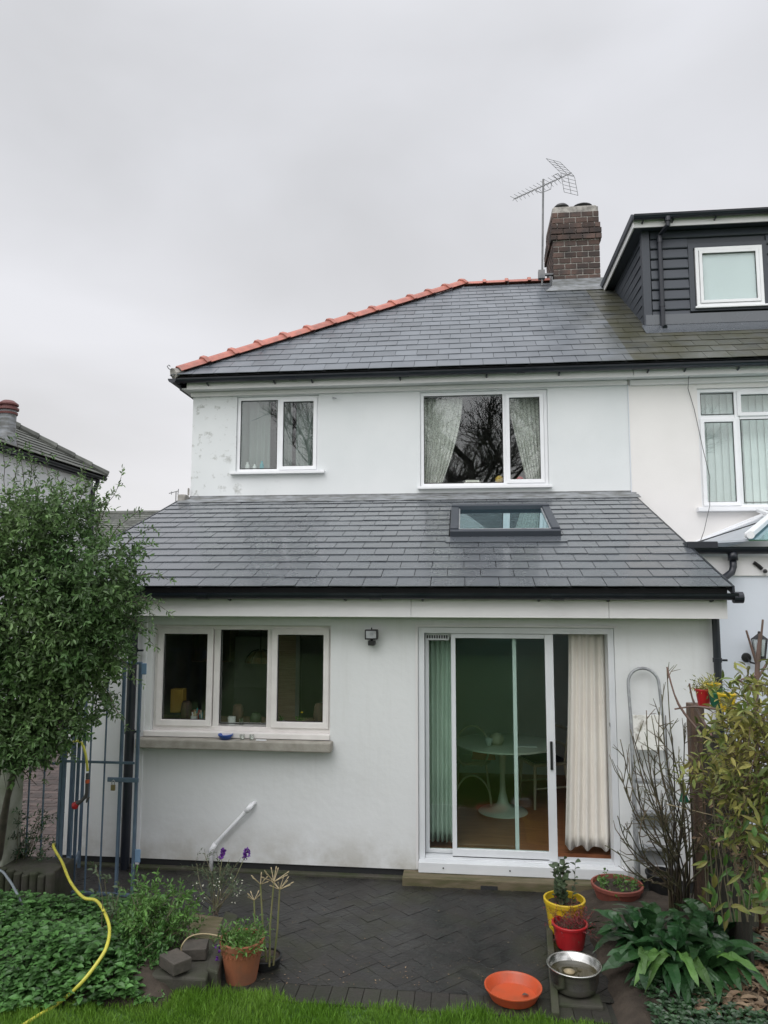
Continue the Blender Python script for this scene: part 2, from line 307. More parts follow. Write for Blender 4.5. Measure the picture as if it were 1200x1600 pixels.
    def build(s, name, m, parent=None, smooth=False, bevel=0, solid=0, sub=0):
        o = Vector((0,0,0)); p = parent
        while p is not None: o += p.location; p = p.parent
        me = bpy.data.meshes.new(name); me.from_pydata([(x-o.x, y-o.y, z-o.z) for x, y, z in s.v], [], s.f)
        me.materials.append(M[m] if isinstance(m, str) else m); me.update()
        ob = bpy.data.objects.new(name, me); S.collection.objects.link(ob); ob.parent = parent
        if smooth: me.shade_smooth()
        if solid:
            md = ob.modifiers.new('s', 'SOLIDIFY'); md.thickness = solid; md.offset = 0
        if bevel:
            md = ob.modifiers.new('b', 'BEVEL'); md.width = bevel; md.segments = 2; md.limit_method = 'ANGLE'; md.angle_limit = R(40)
        return ob
def thing(name, loc, label, cat, group=None):
    o = bpy.data.objects.new(name, None); o.empty_display_size = .1; S.collection.objects.link(o); o.location = Vector(loc)
    o['label'] = label; o['category'] = cat
    if group: o['group'] = group
    return o
def tag(o, label, cat, group=None):
    o['label'] = label; o['category'] = cat
    if group: o['group'] = group
    return o
def kind(o, k): o['kind'] = k; return o
def rv(a=1.): return Vector((rnd.uniform(-a, a), rnd.uniform(-a, a), rnd.uniform(-a, a)))
def copy_tree(root, loc, label):
    r = root.copy(); S.collection.objects.link(r); r.location = loc; r['label'] = label
    for ch in list(root.children):
        c = ch.copy(); S.collection.objects.link(c); c.parent = r
        for g in list(ch.children):
            d = g.copy(); S.collection.objects.link(d); d.parent = c
    return r
# leaves -----------------------------------------------------------------
ST_S = [(0,.12),(.45,1),(1,.0)]
ST_M = [(0,.08),(.22,.75),(.5,1),(.78,.62),(1,0)]
def leaves(mb, P, D, Nn, Ln, Wd, st=ST_S, fold=.25, droop=.15, wav=0, grav=0, curl=0):
    P = np.asarray(P, float); D = np.asarray(D, float); Nn = np.asarray(Nn, float); n = len(P)
    Ln = np.broadcast_to(np.asarray(Ln, float), (n,)); Wd = np.broadcast_to(np.asarray(Wd, float), (n,))
    D = D/np.maximum(np.linalg.norm(D, axis=1, keepdims=True), 1e-6)
    Nn = Nn-D*(Nn*D).sum(1, keepdims=True); Nn = Nn/np.maximum(np.linalg.norm(Nn, axis=1, keepdims=True), 1e-6)
    Sd = np.cross(D, Nn); k = len(st); V = np.zeros((n, k*3, 3)); ph = nr.uniform(0, 6.28, n); crl = nr.uniform(-curl, curl, n)
    for i, (t, w) in enumerate(st):
        c = P+D*(Ln*t)[:, None]-Nn*(droop*Ln*t*t)[:, None]
        if grav: c = c-np.array([0,0,1.])*(grav*Ln*t*t)[:, None]+Sd*(crl*Ln*t*t)[:, None]
        ww = (Wd*w)[:, None]/2
        wa = (wav*Wd*np.sin(t*17+ph))[:, None] if wav else 0
        V[:, i*3] = c-Sd*ww+Nn*ww*fold*2+(Nn*wa if wav else 0); V[:, i*3+1] = c; V[:, i*3+2] = c+Sd*ww+Nn*ww*fold*2-(Nn*wa if wav else 0)
    base = len(mb.v); mb.v += [tuple(x) for x in V.reshape(-1, 3).tolist()]
    fs = []
    for i in range(k-1):
        fs += [(i*3, i*3+1, i*3+4, i*3+3), (i*3+1, i*3+2, i*3+5, i*3+4)]
    fs = np.array(fs)[None]+(np.arange(n)*k*3)[:, None, None]+base
    mb.f += [tuple(x) for x in fs.reshape(-1, 4).tolist()]
def unit(n):
    v = nr.normal(size=(n, 3)); return v/np.linalg.norm(v, axis=1, keepdims=True)
def sprays(lb, tb, starts, dirs, length, nl, ll, lw, tw=.002, spread=.8, st=ST_S, droopdir=-.25, fold=.25, up=.5):
    """twigs with alternate leaves"""
    PP, DD, NN, LL = [], [], [], []
    for p, d in zip(starts, dirs):
        p = Vector(p); d = Vector(d).normalized(); Lh = length*rnd.uniform(.6, 1.3); seg = 4; pts = [p.copy()]; q = p.copy(); dd = d.copy()
        for i in range(seg):
            dd = (dd+rv(.18)+Vector((0,0,droopdir*.3))).normalized(); q = q+dd*Lh/seg; pts.append(q.copy())
        if tb is not None: tb.tube(pts, [tw, tw*.9, tw*.7, tw*.5, tw*.3], 3, cap=False)
        for j in range(nl):
            t = (j+.6)/nl*seg; i = min(int(t), seg-1); c = pts[i].lerp(pts[i+1], t-i); ax = (pts[i+1]-pts[i]).normalized()
            s_ = ax.orthogonal().normalized(); s_ = Matrix.Rotation(j*2.4+rnd.random(), 3, ax)@s_
            PP.append(c); DD.append(ax*.6+s_*spread+rv(.15)); NN.append(Vector((0,0,up))+rv(.6)+s_*.1); LL.append(ll*rnd.uniform(.6, 1.2))
    LL = np.array(LL); leaves(lb, [tuple(v) for v in PP], [tuple(v) for v in DD], [tuple(v) for v in NN], LL, LL*lw, st, fold)
# ==================================================================== SETTING
G = -.08       # patio level
def lawn_z(x, y):
    return G+.01+.02*math.sin(x*1.7+y)*.5 if y > 3.6 else G+.01+.72*min(1, (3.6-y)/3.4)**1.2+.01*math.sin(x*1.7+y)
mb = MB(); xs = [-60,-30,-12,-8]+[-6+i*.5 for i in range(22)]+[6,8,12,30,60]; ys = [-60,-30,-15,-8,-4,-2]+[i*.4 for i in range(0, 10)]+[3.9,4.2,4.42]
for y in ys:
    for x in xs: mb.v.append((x, y, lawn_z(x, y)))
nx = len(xs); mb.f = [(j*nx+i, j*nx+i+1, (j+1)*nx+i+1, (j+1)*nx+i) for j in range(len(ys)-1) for i in range(nx-1)]
kind(mb.build('lawn', 'lawn', smooth=True), 'structure')
kind(MB().add([(-400,4.4,G-.03),(400,4.4,G-.03),(400,600,G-.03),(-400,600,G-.03)], [(0,1,2,3)]).build('ground', 'ground'), 'structure')
# patio: herringbone pavers, clipped to the yard
import bmesh
def patio():
    bm = bmesh.new(); w = .1; c45 = math.cos(R(45))
    X0, X1, Y0, Y1 = -3.9, 1.45, 4.66, 6.34
    def paver(cx, cy, a, b, ang):
        g = .0009; a -= g; b -= g; h = rnd.uniform(-.002, .002); t = .002
        vs = []
        for z, i_ in ((G-.03, 0), (G-.0015+h, 0), (G+h, t)):
            for sx, sy in ((-1,-1),(1,-1),(1,1),(-1,1)):
                x = sx*(a-i_); y = sy*(b-i_)
                vs.append(bm.verts.new((cx+x*math.cos(ang)-y*math.sin(ang), cy+x*math.sin(ang)+y*math.cos(ang), z+sx*.0006*rnd.random())))
        for r_ in (0, 4):
            for k in range(4): bm.faces.new((vs[r_+k], vs[r_+(k+1) % 4], vs[r_+4+(k+1) % 4], vs[r_+4+k]))
        bm.faces.new(vs[8:12])
    for k in range(-60, 60):
        for m in range(-40, 40):
            for (ox, oy, a, b) in ((1, .5, w, w/2), (2.5, 0, w/2, w)):
                x = (ox+k+2*m)*w; y = (oy+k-2*m)*w
                X = (x-y)*c45-1.0; Y = (x+y)*c45+5.4
                if X0-.1 < X < X1+.1 and Y0-.1 < Y < Y1+.1: paver(X, Y, a, b, R(45))
    for co, no in (((X0,0,0),(-1,0,0)),((X1,0,0),(1,0,0)),((0,Y0,0),(0,-1,0)),((0,Y1,0),(0,1,0))):
        bmesh.ops.bisect_plane(bm, geom=bm.verts[:]+bm.edges[:]+bm.faces[:], plane_co=co, plane_no=no, clear_outer=True)
    me = bpy.data.meshes.new('patio'); bm.to_mesh(me); bm.free(); me.materials.append(M['paver'])
    o = bpy.data.objects.new('patio', me); S.collection.objects.link(o); kind(o, 'structure')
    kind(MB().box(-4.3, 1.6, 4.4, 6.42, G-.06, G-.012).build('patio_bedding', 'paver_base'), 'structure')
    e = MB(); x = -1.62
    while x < .75:
        wd = rnd.uniform(.095, .105); e.box(x+.0015, x+wd-.0015, 4.46+rnd.uniform(-.006,.006), 4.655, G-.05, G+.002+rnd.uniform(-.002,.002)); x += wd
    kind(e.build('patio_edging', 'edge', bevel=.0015), 'structure')
    kind(MB().box(-3.4, 1.25, 6.345, 6.41, G-.03, G+.018).build('mossy_wall_strip', 'moss', bevel=.006), 'structure')
patio()
# alley / drive beyond the gate
mb = MB(); w, l_ = .1, .2
j = 0; y = 5.9
mb2 = MB().box(-8.4, -3.62, 5.9, 30, G-.05, G-.01)
kind(mb2.build('drive_bedding', 'paver_base'), 'structure')
while y < 16:
    x = -7.4+(j % 2)*.1
    while x < -3.68:
        mb.box(x+.003, x+.197, y+.003, y+.097, G-.02, G+rnd.uniform(-.002,.003)); x += .2
    y += .1; j += 1
kind(mb.build('drive', 'alley'), 'structure')
# beds
def bed(name, x0, x1, y0, y1, h, m='soil', edge=.25):
    mb = MB(); nx_, ny_ = 26, 20
    for j in range(ny_+1):
        for i in range(nx_+1):
            x = x0+(x1-x0)*i/nx_; y = y0+(y1-y0)*j/ny_
            e = min(1, min(x-x0, x1-x, y-y0, y1-y)/edge+.0)
            mb.v.append((x+rnd.uniform(-.01,.01), y+rnd.uniform(-.01,.01), G-.02+h*max(0, e)**.7+rnd.uniform(-.012,.012)*(e > 0)))
    mb.f = [(j*(nx_+1)+i, j*(nx_+1)+i+1, (j+1)*(nx_+1)+i+1, (j+1)*(nx_+1)+i) for j in range(ny_) for i in range(nx_)]
    return kind(mb.build(name, m, smooth=True), 'structure')
bed('flower_bed', -4.6, -1.66, 4.22, 5.3, .15)
bed('shrub_bed', .80, 3.4, 4.26, 6.3, .12)
kind(MB().add([(2.9,3.9,G+.03),(7,3.9,G+.03),(7,7.2,G+.03),(2.9,7.2,G+.03)], [(0,1,2,3)]).build('neighbour_soil', 'soil'), 'structure')
# ==================================================================== HOUSE
YW, YU = 6.4, 9.4            # extension wall face, main rear wall face
XL, XP = -3.63, 2.08         # gable edge, party line
house = thing('house', (XL, YU, 0), 'white rendered house with red hip tiles and single storey slate-roofed rear extension', 'house')
ZE = 5.08                    # main eaves
# upper wall with two windows
W1 = (-3.02, -1.90, 3.86, 4.89); W2 = (-.56, 1.075, 3.63, 4.885)
mb = MB(); mb.slab((0, YU, 0), (1,0,0), (0,0,1), (0,-1,0), (XL, XP), (3.3, 4.98), .28, [W1, W2])
house_wall = mb.build('upper_wall', 'upper', house)
mb = MB().box(XL, XL+.28, YU+.285, 16.5, G, 4.98).box(XL+.285, XP, 16.2, 16.5, G, 4.98).box(XL+.285, XP, YU, YU+.28, G, 3.297)
mb.build('side_wall', 'nwall', house)
# eaves fascia, soffit, gutter
def fascia(par, x0, x1, Y, z0, z1, m='fascia', joints=()):
    mb = MB(); js = [x0]+list(joints)+[x1]
    for a, b in zip(js, js[1:]): mb.box(a+.001, b-.001, Y, Y+.02, z0, z1)
    return mb.build('fascia', m, par, bevel=.002)
def gutter(par, x0, x1, Y, Z, r=.055, ax='x', name='gutter', step=.0):
    mb = MB(); pr = []
    for k in range(11):
        a = math.pi+math.pi*k/10; pr.append((r*math.cos(a), r*math.sin(a)))
    pr += [(r+.006, .004)]+[((r-.005)*math.cos(math.pi*2-math.pi*k/10), (r-.005)*math.sin(math.pi*2-math.pi*k/10)) for k in range(11)]+[(-r-.006, .004)]
    if ax == 'x': mb.prism([(x0, Y+a, Z+b) for a, b in pr], (x1-x0, 0, 0))
    else: mb.prism([(Y+a, x0, Z+b) for a, b in pr], (0, x1-x0, 0))
    # end caps and joint collars
    for xe in (x0, x1):
        cap = [(r*1.04*math.cos(math.pi+math.pi*k/10), r*1.04*math.sin(math.pi+math.pi*k/10)) for k in range(11)]
        if ax == 'x': mb.prism([(xe-.004, Y+a, Z+b) for a, b in cap], (.008, 0, 0))
        else: mb.prism([(Y+a, xe-.004, Z+b) for a, b in cap], (0, .008, 0))
    n = int(abs(x1-x0)/1.9)
    if ax == 'x':
        for i in range(1, n+1):
            xc = x0+(x1-x0)*i/(n+1)+.1
            col = [(r*1.09*math.cos(math.pi+math.pi*k/10), r*1.09*math.sin(math.pi+math.pi*k/10)) for k in range(11)]
            mb.prism([(xc-.05, Y+a, Z+b-.001) for a, b in col], (.1, 0, 0))
    return mb.build(name, 'gutter', par)
def brackets(par, xs_, Y, Z, m='gutter'):
    for x in xs_:
        mb = MB(); mb.tube([(x, Y+.005, Z), (x, Y-.05, Z+.012), (x, Y-.085, Z+.05)], [.012, .013, .008], 6)
        mb.build('gutter_bracket', m, par)
fascia(house, XL-.02, XP+.03, 9.2, 4.955, 5.06)
mb = MB().box(XL-.099, XP-.003, 9.221, YU-.002, 4.962, 4.982).box(XL-.099, XL-.003, YU, 16.6, 4.962, 4.982); mb.build('soffit', 'soffit', house)
MB().box(XL-.02, XP-.01, 9.355, YU-.003, 4.90, 4.958).build('frieze_board', 'fascia', house, bevel=.003)
gutter(house, XL-.12, XP+.002, 9.12, 5.075)
brackets(house, [-3.35, -2.45, -1.95, -.8, .3, 1.2], 9.2, 5.0)
mb = MB().box(XL-.115, XL-.10, 9.2, 16.6, 4.95, 5.05); mb.build('barge_board', 'gutter', house)
gutter(house, 9.07, 16.6, XL-.17, 5.07, ax='y', name='side_gutter')
# main roof
SL = .70; RUN = 3.82; EY = 9.05; EX = -3.80
n_back = Vector((0, -SL, 1)).normalized(); v_back = Vector((0, 1, SL)).normalized()
RZ = ZE+.03+SL*RUN
slope_len = RUN*math.sqrt(1+SL*SL)
def slates(name, m, par, O, U, V, length_v, rows, wd, xl, xr, holes=(), seed=1, th=.006, lift=.011, skip=()):
    r_ = random.Random(seed); O = Vector(O); U = Vector(U).normalized(); V = Vector(V).normalized(); Nn = U.cross(V).normalized()
    g = length_v/rows; mb = MB()
    for i in range(rows):
        v0 = i*g-.02*(i == 0); v1 = min((i+1)*g+.05, length_v)
        off = (i % 2)*wd/2+r_.uniform(-.008,.008)
        lo = min(xl(v0), xl(v1)); hi = max(xr(v0), xr(v1)); k0 = math.floor((lo-off)/wd)-1; k1 = math.ceil((hi-off)/wd)+1
        for k in range(k0, k1):
            a = k*wd+off+.0026; b = (k+1)*wd+off-.0026
            pieces = [(a, b)]
            for h in holes:
                if h[2] < v1-.05 and h[3] > v0+.02:
                    np_ = []
                    for (p, q) in pieces:
                        if q <= h[0] or p >= h[1]: np_.append((p, q))
                        else:
                            if p < h[0]: np_.append((p, h[0]))
                            if q > h[1]: np_.append((h[1], q))
                    pieces = np_
            for (p, q) in pieces:
                a0, b0 = max(p, xl(v0)), min(q, xr(v0)); a1, b1 = max(p, xl(v1)), min(q, xr(v1))
                if b0-a0 < .004 and b1-a1 < .004: continue
                if b0 < a0: a0 = b0 = (a0+b0)/2
                if b1 < a1: a1 = b1 = (a1+b1)/2
                t = r_.uniform(0, .0025); tl = r_.uniform(-.0012,.0012); dv = r_.uniform(-.002,.002) if r_.random() > .02 else -.012
                P = []
                for hgt0, hgt1 in ((lift+t, .003), (lift+t+th, .003+th)):
                    P += [O+U*a0+V*(v0+dv)+Nn*(hgt0+tl), O+U*b0+V*(v0+dv)+Nn*(hgt0-tl), O+U*b1+V*v1+Nn*hgt1, O+U*a1+V*v1+Nn*hgt1]
                mb.add(P, [(0,3,2,1),(4,5,6,7),(0,1,5,4),(1,2,6,5),(2,3,7,6),(3,0,4,7)])
    return mb.build(name, m, par)
mb = MB(); zE = ZE+.03
def rp(x, y): return (x, y, zE+SL*(y-EY))
BK = EY+2*RUN
mb.add([(EX,EY,zE-.02),(XP,EY,zE-.02),(XP,EY+RUN,RZ-.02),(EX+RUN,EY+RUN,RZ-.02),(EX,BK,zE-.02),(XP,BK,zE-.02)], [(0,1,2,3),(0,3,4),(4,3,2,5),(0,4,5,1)])
mb.build('roof_deck', 'deck', house)
slates('roof_slates', 'slate_top', house, (EX, EY, zE), (1,0,0), (0,1,SL), slope_len, 19, .29,
       lambda v: v/math.sqrt(1+SL*SL)+.02, lambda v: XP-EX, seed=3)
slates('side_roof_slates', 'slate_top', house, (EX, BK, zE), (0,-1,0), (1,0,SL), slope_len, 19, .29,
       lambda v: v/math.sqrt(1+SL*SL)+.02, lambda v: BK-EY-v/math.sqrt(1+SL*SL)-.02, seed=4)
slates('front_roof_slates', 'slate_top', house, (XP, BK, zE), (-1,0,0), (0,-1,SL), slope_len, 19, .29,
       lambda v: 0, lambda v: XP-EX-v/math.sqrt(1+SL*SL)-.02, seed=5)
# hip and ridge tiles
def hip_tiles(p0, p1, n, w=.115, up=Vector((0,0,1))):
    p0 = Vector(p0); p1 = Vector(p1); d = (p1-p0)/n; T = d.normalized(); sd = T.cross(up).normalized(); nn = sd.cross(T).normalized()
    for i in range(n):
        a = p0+d*i+rv(.003); mbt = MB(); V = []
        pr = [(-1,-.42),(-.55,.10),(0,.34),(.55,.10),(1,-.42),(.88,-.48),(.5,0),(0,.20),(-.5,0),(-.88,-.48)]
        st = [(0,1.0),(.84,1.0),(.845,1.3),(.985,1.3),(1.0,1.0)]
        for t, s_ in st:
            for (x, z) in pr: V.append(a+d*t+sd*x*w*s_+nn*(z*w*s_+.03+(.02 if s_ > 1 else 0)))
        k = len(pr); Fc = [(j*k+q, j*k+(q+1) % k, (j+1)*k+(q+1) % k, (j+1)*k+q) for j in range(len(st)-1) for q in range(k)]
        Fc += [tuple(range(k))[::-1], tuple((len(st)-1)*k+q for q in range(k))]
        mbt.add(V, Fc); mbt.build('hip_tile' if i >= 0 else '', 'terra_tile', house, bevel=.004)
hz = zE+.02
hip_tiles((EX+.06, EY+.06, hz+.05), (EX+RUN, EY+RUN, RZ+.05), 13)
n0 = len(bpy.data.objects)
hip_tiles((EX+RUN+.02, EY+RUN, RZ+.02), (1.62, EY+RUN, RZ+.02), 4)
hip_tiles((EX+RUN, EY+RUN, RZ+.04), (EX+.06, BK-.06, hz+.04), 13)
MB().tube([(EX+.02,EY+.0,hz+.0),(EX+.1,EY+.1,hz+.05)], [.075,.05], 8).build('hip_mortar', 'mortar', house)
mb = MB(); mb.tube([(EX+.0,EY+.0,hz+.05),(EX-.03,EY-.03,hz+.06),(EX-.045,EY-.045,hz+.09),(EX-.03,EY-.03,hz+.11),(EX-.015,EY-.015,hz+.095)], .006, 6); mb.build('hip_iron', 'antenna', house)
# chimney
def chimney():
    x0, x1, y0, y1, zb, z1 = 1.57, 2.37, 12.42, 13.45, 7.2, 8.95
    ch = MB().box(x0+.012, x1-.012, y0+.012, y1-.012, zb, z1-.01).build('chimney', 'mortar', house)
    mb = MB(); c = .104; nrow = int((z1-zb)/c)
    for i in range(nrow):
        ex = .0
        k = nrow-1-i
        if k in (3, 4): ex = .035
        elif k in (2,): ex = .02
        elif k < 2: ex = .0
        z = zb+i*c; h = c-.013
        for (a0, a1, fixed, ax) in ((x0-ex, x1+ex, y0-ex, 'x'), (x0-ex, x1+ex, y1+ex-.1, 'x'), (y0-ex+.104, y1+ex-.104, x0-ex, 'y'), (y0-ex+.104, y1+ex-.104, x1+ex-.1, 'y')):
            L_ = a1-a0; n = max(2, round(L_/.205)); bw = L_/n; t = a0-(bw/2 if i % 2 else 0)
            while t < a1-.02:
                p = max(t, a0)+.0065; q = min(t+bw, a1)-.0065
                if q-p > .02:
                    j_ = rnd.uniform(-.003,.003)
                    if ax == 'x': mb.box(p, q, fixed+j_, fixed+.1+j_, z+.0055, z+h)
                    else: mb.box(fixed+j_, fixed+.1+j_, p, q, z+.0055, z+h)
                t += bw
    mb.build('brickwork', 'brick', ch, bevel=.004)
    mb = MB(); mb.box(x0+.03, x1-.03, y0+.03, y1-.03, z1-.02, z1+.03); mb.build('flaunching', 'mortar', ch, bevel=.02)
    for cx, cy, r, h, t in ((1.77, 12.68, .13, .11, .2), (2.13, 12.66, .17, .08, -.1)):
        mb = MB().lathe([(r,0),(r*.95,h*.7),(r*1.06,h*.75),(r*1.04,h),(r*.75,h*1.35),(.0001,h*1.5)], (cx,cy,z1+.02), 20); mb.build('chimney_pot', 'black', ch, smooth=True)
    # lead apron and stepped flashing
    mb = MB(); zf = lambda y: zE+SL*(y-EY)
    yA = y0
    P = [(x0-.16, yA-.20, zf(yA-.20)+.03), (x1+.14, yA-.20, zf(yA-.20)+.03), (x1+.12, yA-.012, zf(yA)+.05), (x0-.03, yA-.012, zf(yA)+.05), (x1+.05, yA-.012, zf(yA)+.17), (x0-.02, yA-.012, zf(yA)+.17)]
    mb.prism([P[0], P[1], P[2], P[3]], (0, 0, .006)); mb.prism([P[3], P[2], P[4], P[5]], (0, -.006, 0))
    mb.prism([(x0-.012, yA-.02, zf(yA)+.0), (x0-.012, yA-.02, zf(yA)+.22), (x0-.012, yA+.42, zf(yA+.42)+.15), (x0-.012, yA+.42, zf(yA+.42))], (-.006, 0, 0))
    mb.build('flashing', 'lead', ch)
chimney()
# extension -------------------------------------------------------------
LW = (-2.775, -1.165, 1.045, 1.99)     # kitchen window opening
DW = (-.405, 1.235, -.01, 1.985)       # patio door opening
mb = MB(); mb.slab((0, YW, 0), (1,0,0), (0,0,1), (0,-1,0), (-3.58, 2.04), (-.012, 2.20), .26, [LW, (DW[0], DW[1], -.012, DW[3])])
mb.build('extension_wall', 'lower', house)
MB().box(-3.56, 2.02, YW+.02, YW+.25, G-.05, -.013).build('plinth', 'deck', house)
EYl, ZEl = 6.10, 2.325; YT = 9.36; SLl = .356
lz = lambda y: ZEl+SLl*(y-EYl)
for nm, x0, x1, mm in (('extension_side_wall', -3.58, -3.33, 'lower'), ('extension_party_wall', 1.79, 2.04, 'lower')):
    MB().prism([(x0, YW+.262, G), (x0, YU-.002, G), (x0, YU-.002, lz(YU)-.08), (x0, YW+.262, lz(YW+.26)-.08)], (x1-x0, 0, 0)).build(nm, mm, house)
cs = math.sqrt(1+SLl**2); SKH = (-.12, .935, (7.52-EYl)*cs, (8.48-EYl)*cs)
mb = MB(); mb.slab((0, EYl+.03, ZEl-.02+.03*SLl), (1,0,0), Vector((0,1,SLl)).normalized(), Vector((0,-SLl,1)).normalized(), (-3.72, 2.07), (0, (YT-EYl)*cs-.02), .05,
        [(SKH[0], SKH[1], SKH[2]-.03, SKH[3]-.03)]); mb.build('extension_roof_deck', 'deck', house)
slates('extension_roof_slates', 'slate', house, (0, EYl, ZEl), (1,0,0), (0,1,SLl), (YT-EYl)*cs-.1, 15, .283, lambda v: -3.745, lambda v: 2.085,
       holes=[(SKH[0]-.04, SKH[1]+.04, SKH[2]-.04, SKH[3]+.04)], seed=9)
for xv, nm in ((2.09, 1), (-3.765, -1)):
    mb = MB(); mb.prism([(xv, EYl-.02, ZEl-.06), (xv, YT, lz(YT)-.06), (xv, YT, lz(YT)+.012), (xv, EYl-.02, ZEl+.01)], (.018*nm, 0, 0)); mb.build('verge_trim', 'gutter', house)
# fascia of the extension is wide and slopes back a little
mb = MB()
for a, b in ((-3.74, -.45), (-.447, 1.155), (1.158, 2.075)):
    mb.box(a, b, 6.17, 6.19, 2.075, 2.30)
mb.build('extension_fascia', 'fascia', house, bevel=.002)
MB().box(-3.74, 2.07, 6.191, YW-.001, 2.085, 2.10).build('extension_soffit', 'soffit', house)
mb = MB().box(-3.742, -3.72, 6.192, 9.3, 2.0, 2.10); mb.build('extension_end_board', 'fascia', house)
gutter(house, -3.80, 2.125, 6.105, 2.275, r=.052, name='extension_gutter')
mb = MB().lathe([(.0001,0),(.045,0),(.045,.07),(.0001,.07)], (2.10,6.10,2.245), 16, Matrix.Rotation(R(90), 3, 'Y')); mb.build('gutter_outlet', 'gutter', house)
brackets(house, [-2.95, -2.0, -1.0, -.35, .6, 1.15, 1.95], 6.17, 2.215)
# lead flashing where the lean-to meets the wall
mb = MB(); nseg = 60; Vv = []
for i in range(nseg+1):
    x = XL-.10+(XP-XL+.16)*i/nseg; w1 = rnd.uniform(-.006,.006)
    Vv += [(x, YU-.005, 3.535+w1), (x, YU-.02, 3.50+w1), (x, YU-.10, lz(YU-.10)+.032+rnd.uniform(-.002,.005)), (x, YU-.235+rnd.uniform(-.012,.012), lz(YU-.235)+.020)]
mb.add(Vv, [(i*4+k, (i+1)*4+k, (i+1)*4+k+1, i*4+k+1) for i in range(nseg) for k in range(3)]); mb.build('lead_flashing', 'lead', house, solid=.004)
mb = MB().box(XL-.12, XL-.01, 9.25, 9.39, 3.40, 3.56).box(XL-.03, XL-.004, 9.36, 9.39, 3.56, 3.66); mb.build('verge_mortar', 'mortar', house, bevel=.015)
MB().box(XL-.004, XP, YU-.006, YU-.001, 3.537, 3.552).build('render_stop', 'lead', house)
# windows -----------------------------------------------------------------
def window(par, op, Y, panes, m='upvc', glass='glass', fw=.045, sw=.048, name='window', sill=None, rec=.03, mull=(), trans_=(), depth=.07, frame_extra=None):
    x0, x1, z0, z1 = op
    mb = MB(); mb.ring(x0+.002, x1-.002, z0+.002, z1-.002, fw, Y+rec, Y+rec+depth)
    for (mx_, a, b) in mull: mb.box(mx_-.028, mx_+.028, Y+rec+.003, Y+rec+depth-.003, a, b)
    for (mz_, a, b) in trans_: mb.box(a, b, Y+rec+.003, Y+rec+depth-.003, mz_-.028, mz_+.028)
    w = mb.build(name, m, par, bevel=.004)
    for (a, b, c, d, sash) in panes:
        if sash:
            MB().ring(a, b, c, d, sw, Y+rec-.016, Y+rec+.04).build('sash', m, w, bevel=.005)
            a += sw; b -= sw; c += sw; d -= sw
        MB().ring(a-.002, b+.002, c-.002, d+.002, .008, Y+rec+.006, Y+rec+.016).build('gasket', 'gasket', w)
        MB().box(a, b, Y+rec+.02, Y+rec+.026, c, d).build('pane', glass, w)
    if sill:
        a, b, z, pr, th = sill
        MB().box(a, b, Y-pr, Y+rec-.002, z-th, z).build('sill', m, w, bevel=.004)
    return w
# upper left (small) window
x0, x1, z0, z1 = W1; xm = -2.44
w = window(house, W1, YU, [(x0+.05, xm-.03, z0+.055, z1-.05, False), (xm+.005, x1-.03, z0+.03, z1-.03, True)], sill=(x0-.06, x1+.09, z0+.004, .07, .035), mull=[(xm, z0+.046, z1-.046)])
w['label'] = 'small two-light white window with grey curtains'
# render lip round the opening
x0, x1, z0, z1 = W2; xm = .535
w = window(house, W2, YU, [(x0+.05, xm-.03, z0+.055, z1-.05, False), (xm+.01, x1-.05, z0+.04, z1-.05, True)], sill=(x0-.03, x1+.03, z0+.004, .07, .035), mull=[(xm, z0+.046, z1-.046)])
w['label'] = 'wide white window with lace curtains, bare tree reflected'
# kitchen window: painted timber
x0, x1, z0, z1 = LW
w = window(house, (x0, x1, z0+.02, z1), YW, [(x0+.03, -2.235, z0+.06, z1-.03, True), (-2.165, -1.74, z0+.085, z1-.045, False), (-1.70, x1-.02, z0+.06, z1-.03, True)], m='cream_wood', glass='glass_dark', fw=.04, sw=.052,
           mull=[(-2.2, z0+.061, z1-.041), (-1.715, z0+.061, z1-.041)], rec=.05, frame_extra=1)
w['label'] = 'three-light cream painted timber kitchen window'
MB().box(x0-.05, x1+.001, YW-.03, YW+.12, z0-.022, z0+.022).build('window_board', 'cream_wood', house, bevel=.004)
MB().box(-2.86, -1.135, YW-.12, YW-.001, .935, 1.018).build('window_sill', 'concrete', house, bevel=.012)
# sliding patio door
door = MB().ring(DW[0]+.002, DW[1]-.002, .03, DW[3]-.002, .05, YW+.01, YW+.16).build('sliding_door', 'alu', house, bevel=.003)
MB().box(DW[0]+.0, DW[1]+.04, YW-.07, YW+.01, -.01, .075).build('door_sill', 'alu', door, bevel=.006)
for xx in (-.2, .34, .80): MB().lathe([(.0001,-.002),(.006,-.002),(.006,.003),(.0001,.003)], (xx, YW-.072, .035), 10, Matrix.Rotation(R(90), 3, 'X')).build('drain_hole', 'gasket', door)
MB().box(DW[0]+.055, DW[1]-.055, YW+.03, YW+.04, .081, .10).box(DW[0]+.055, DW[1]-.055, YW+.06, YW+.07, .081, .10).box(DW[0]+.055, DW[1]-.055, YW+.1, YW+.11, .081, .10).build('track', 'alu', door)
MB().box(DW[0]-.02, DW[1]+.03, YW-.02, YW-.002, 1.99, 2.005).box(DW[0]-.022, DW[0]-.004, YW-.012, YW-.002, 0.0, 1.989).build('door_trim', 'fascia', door)
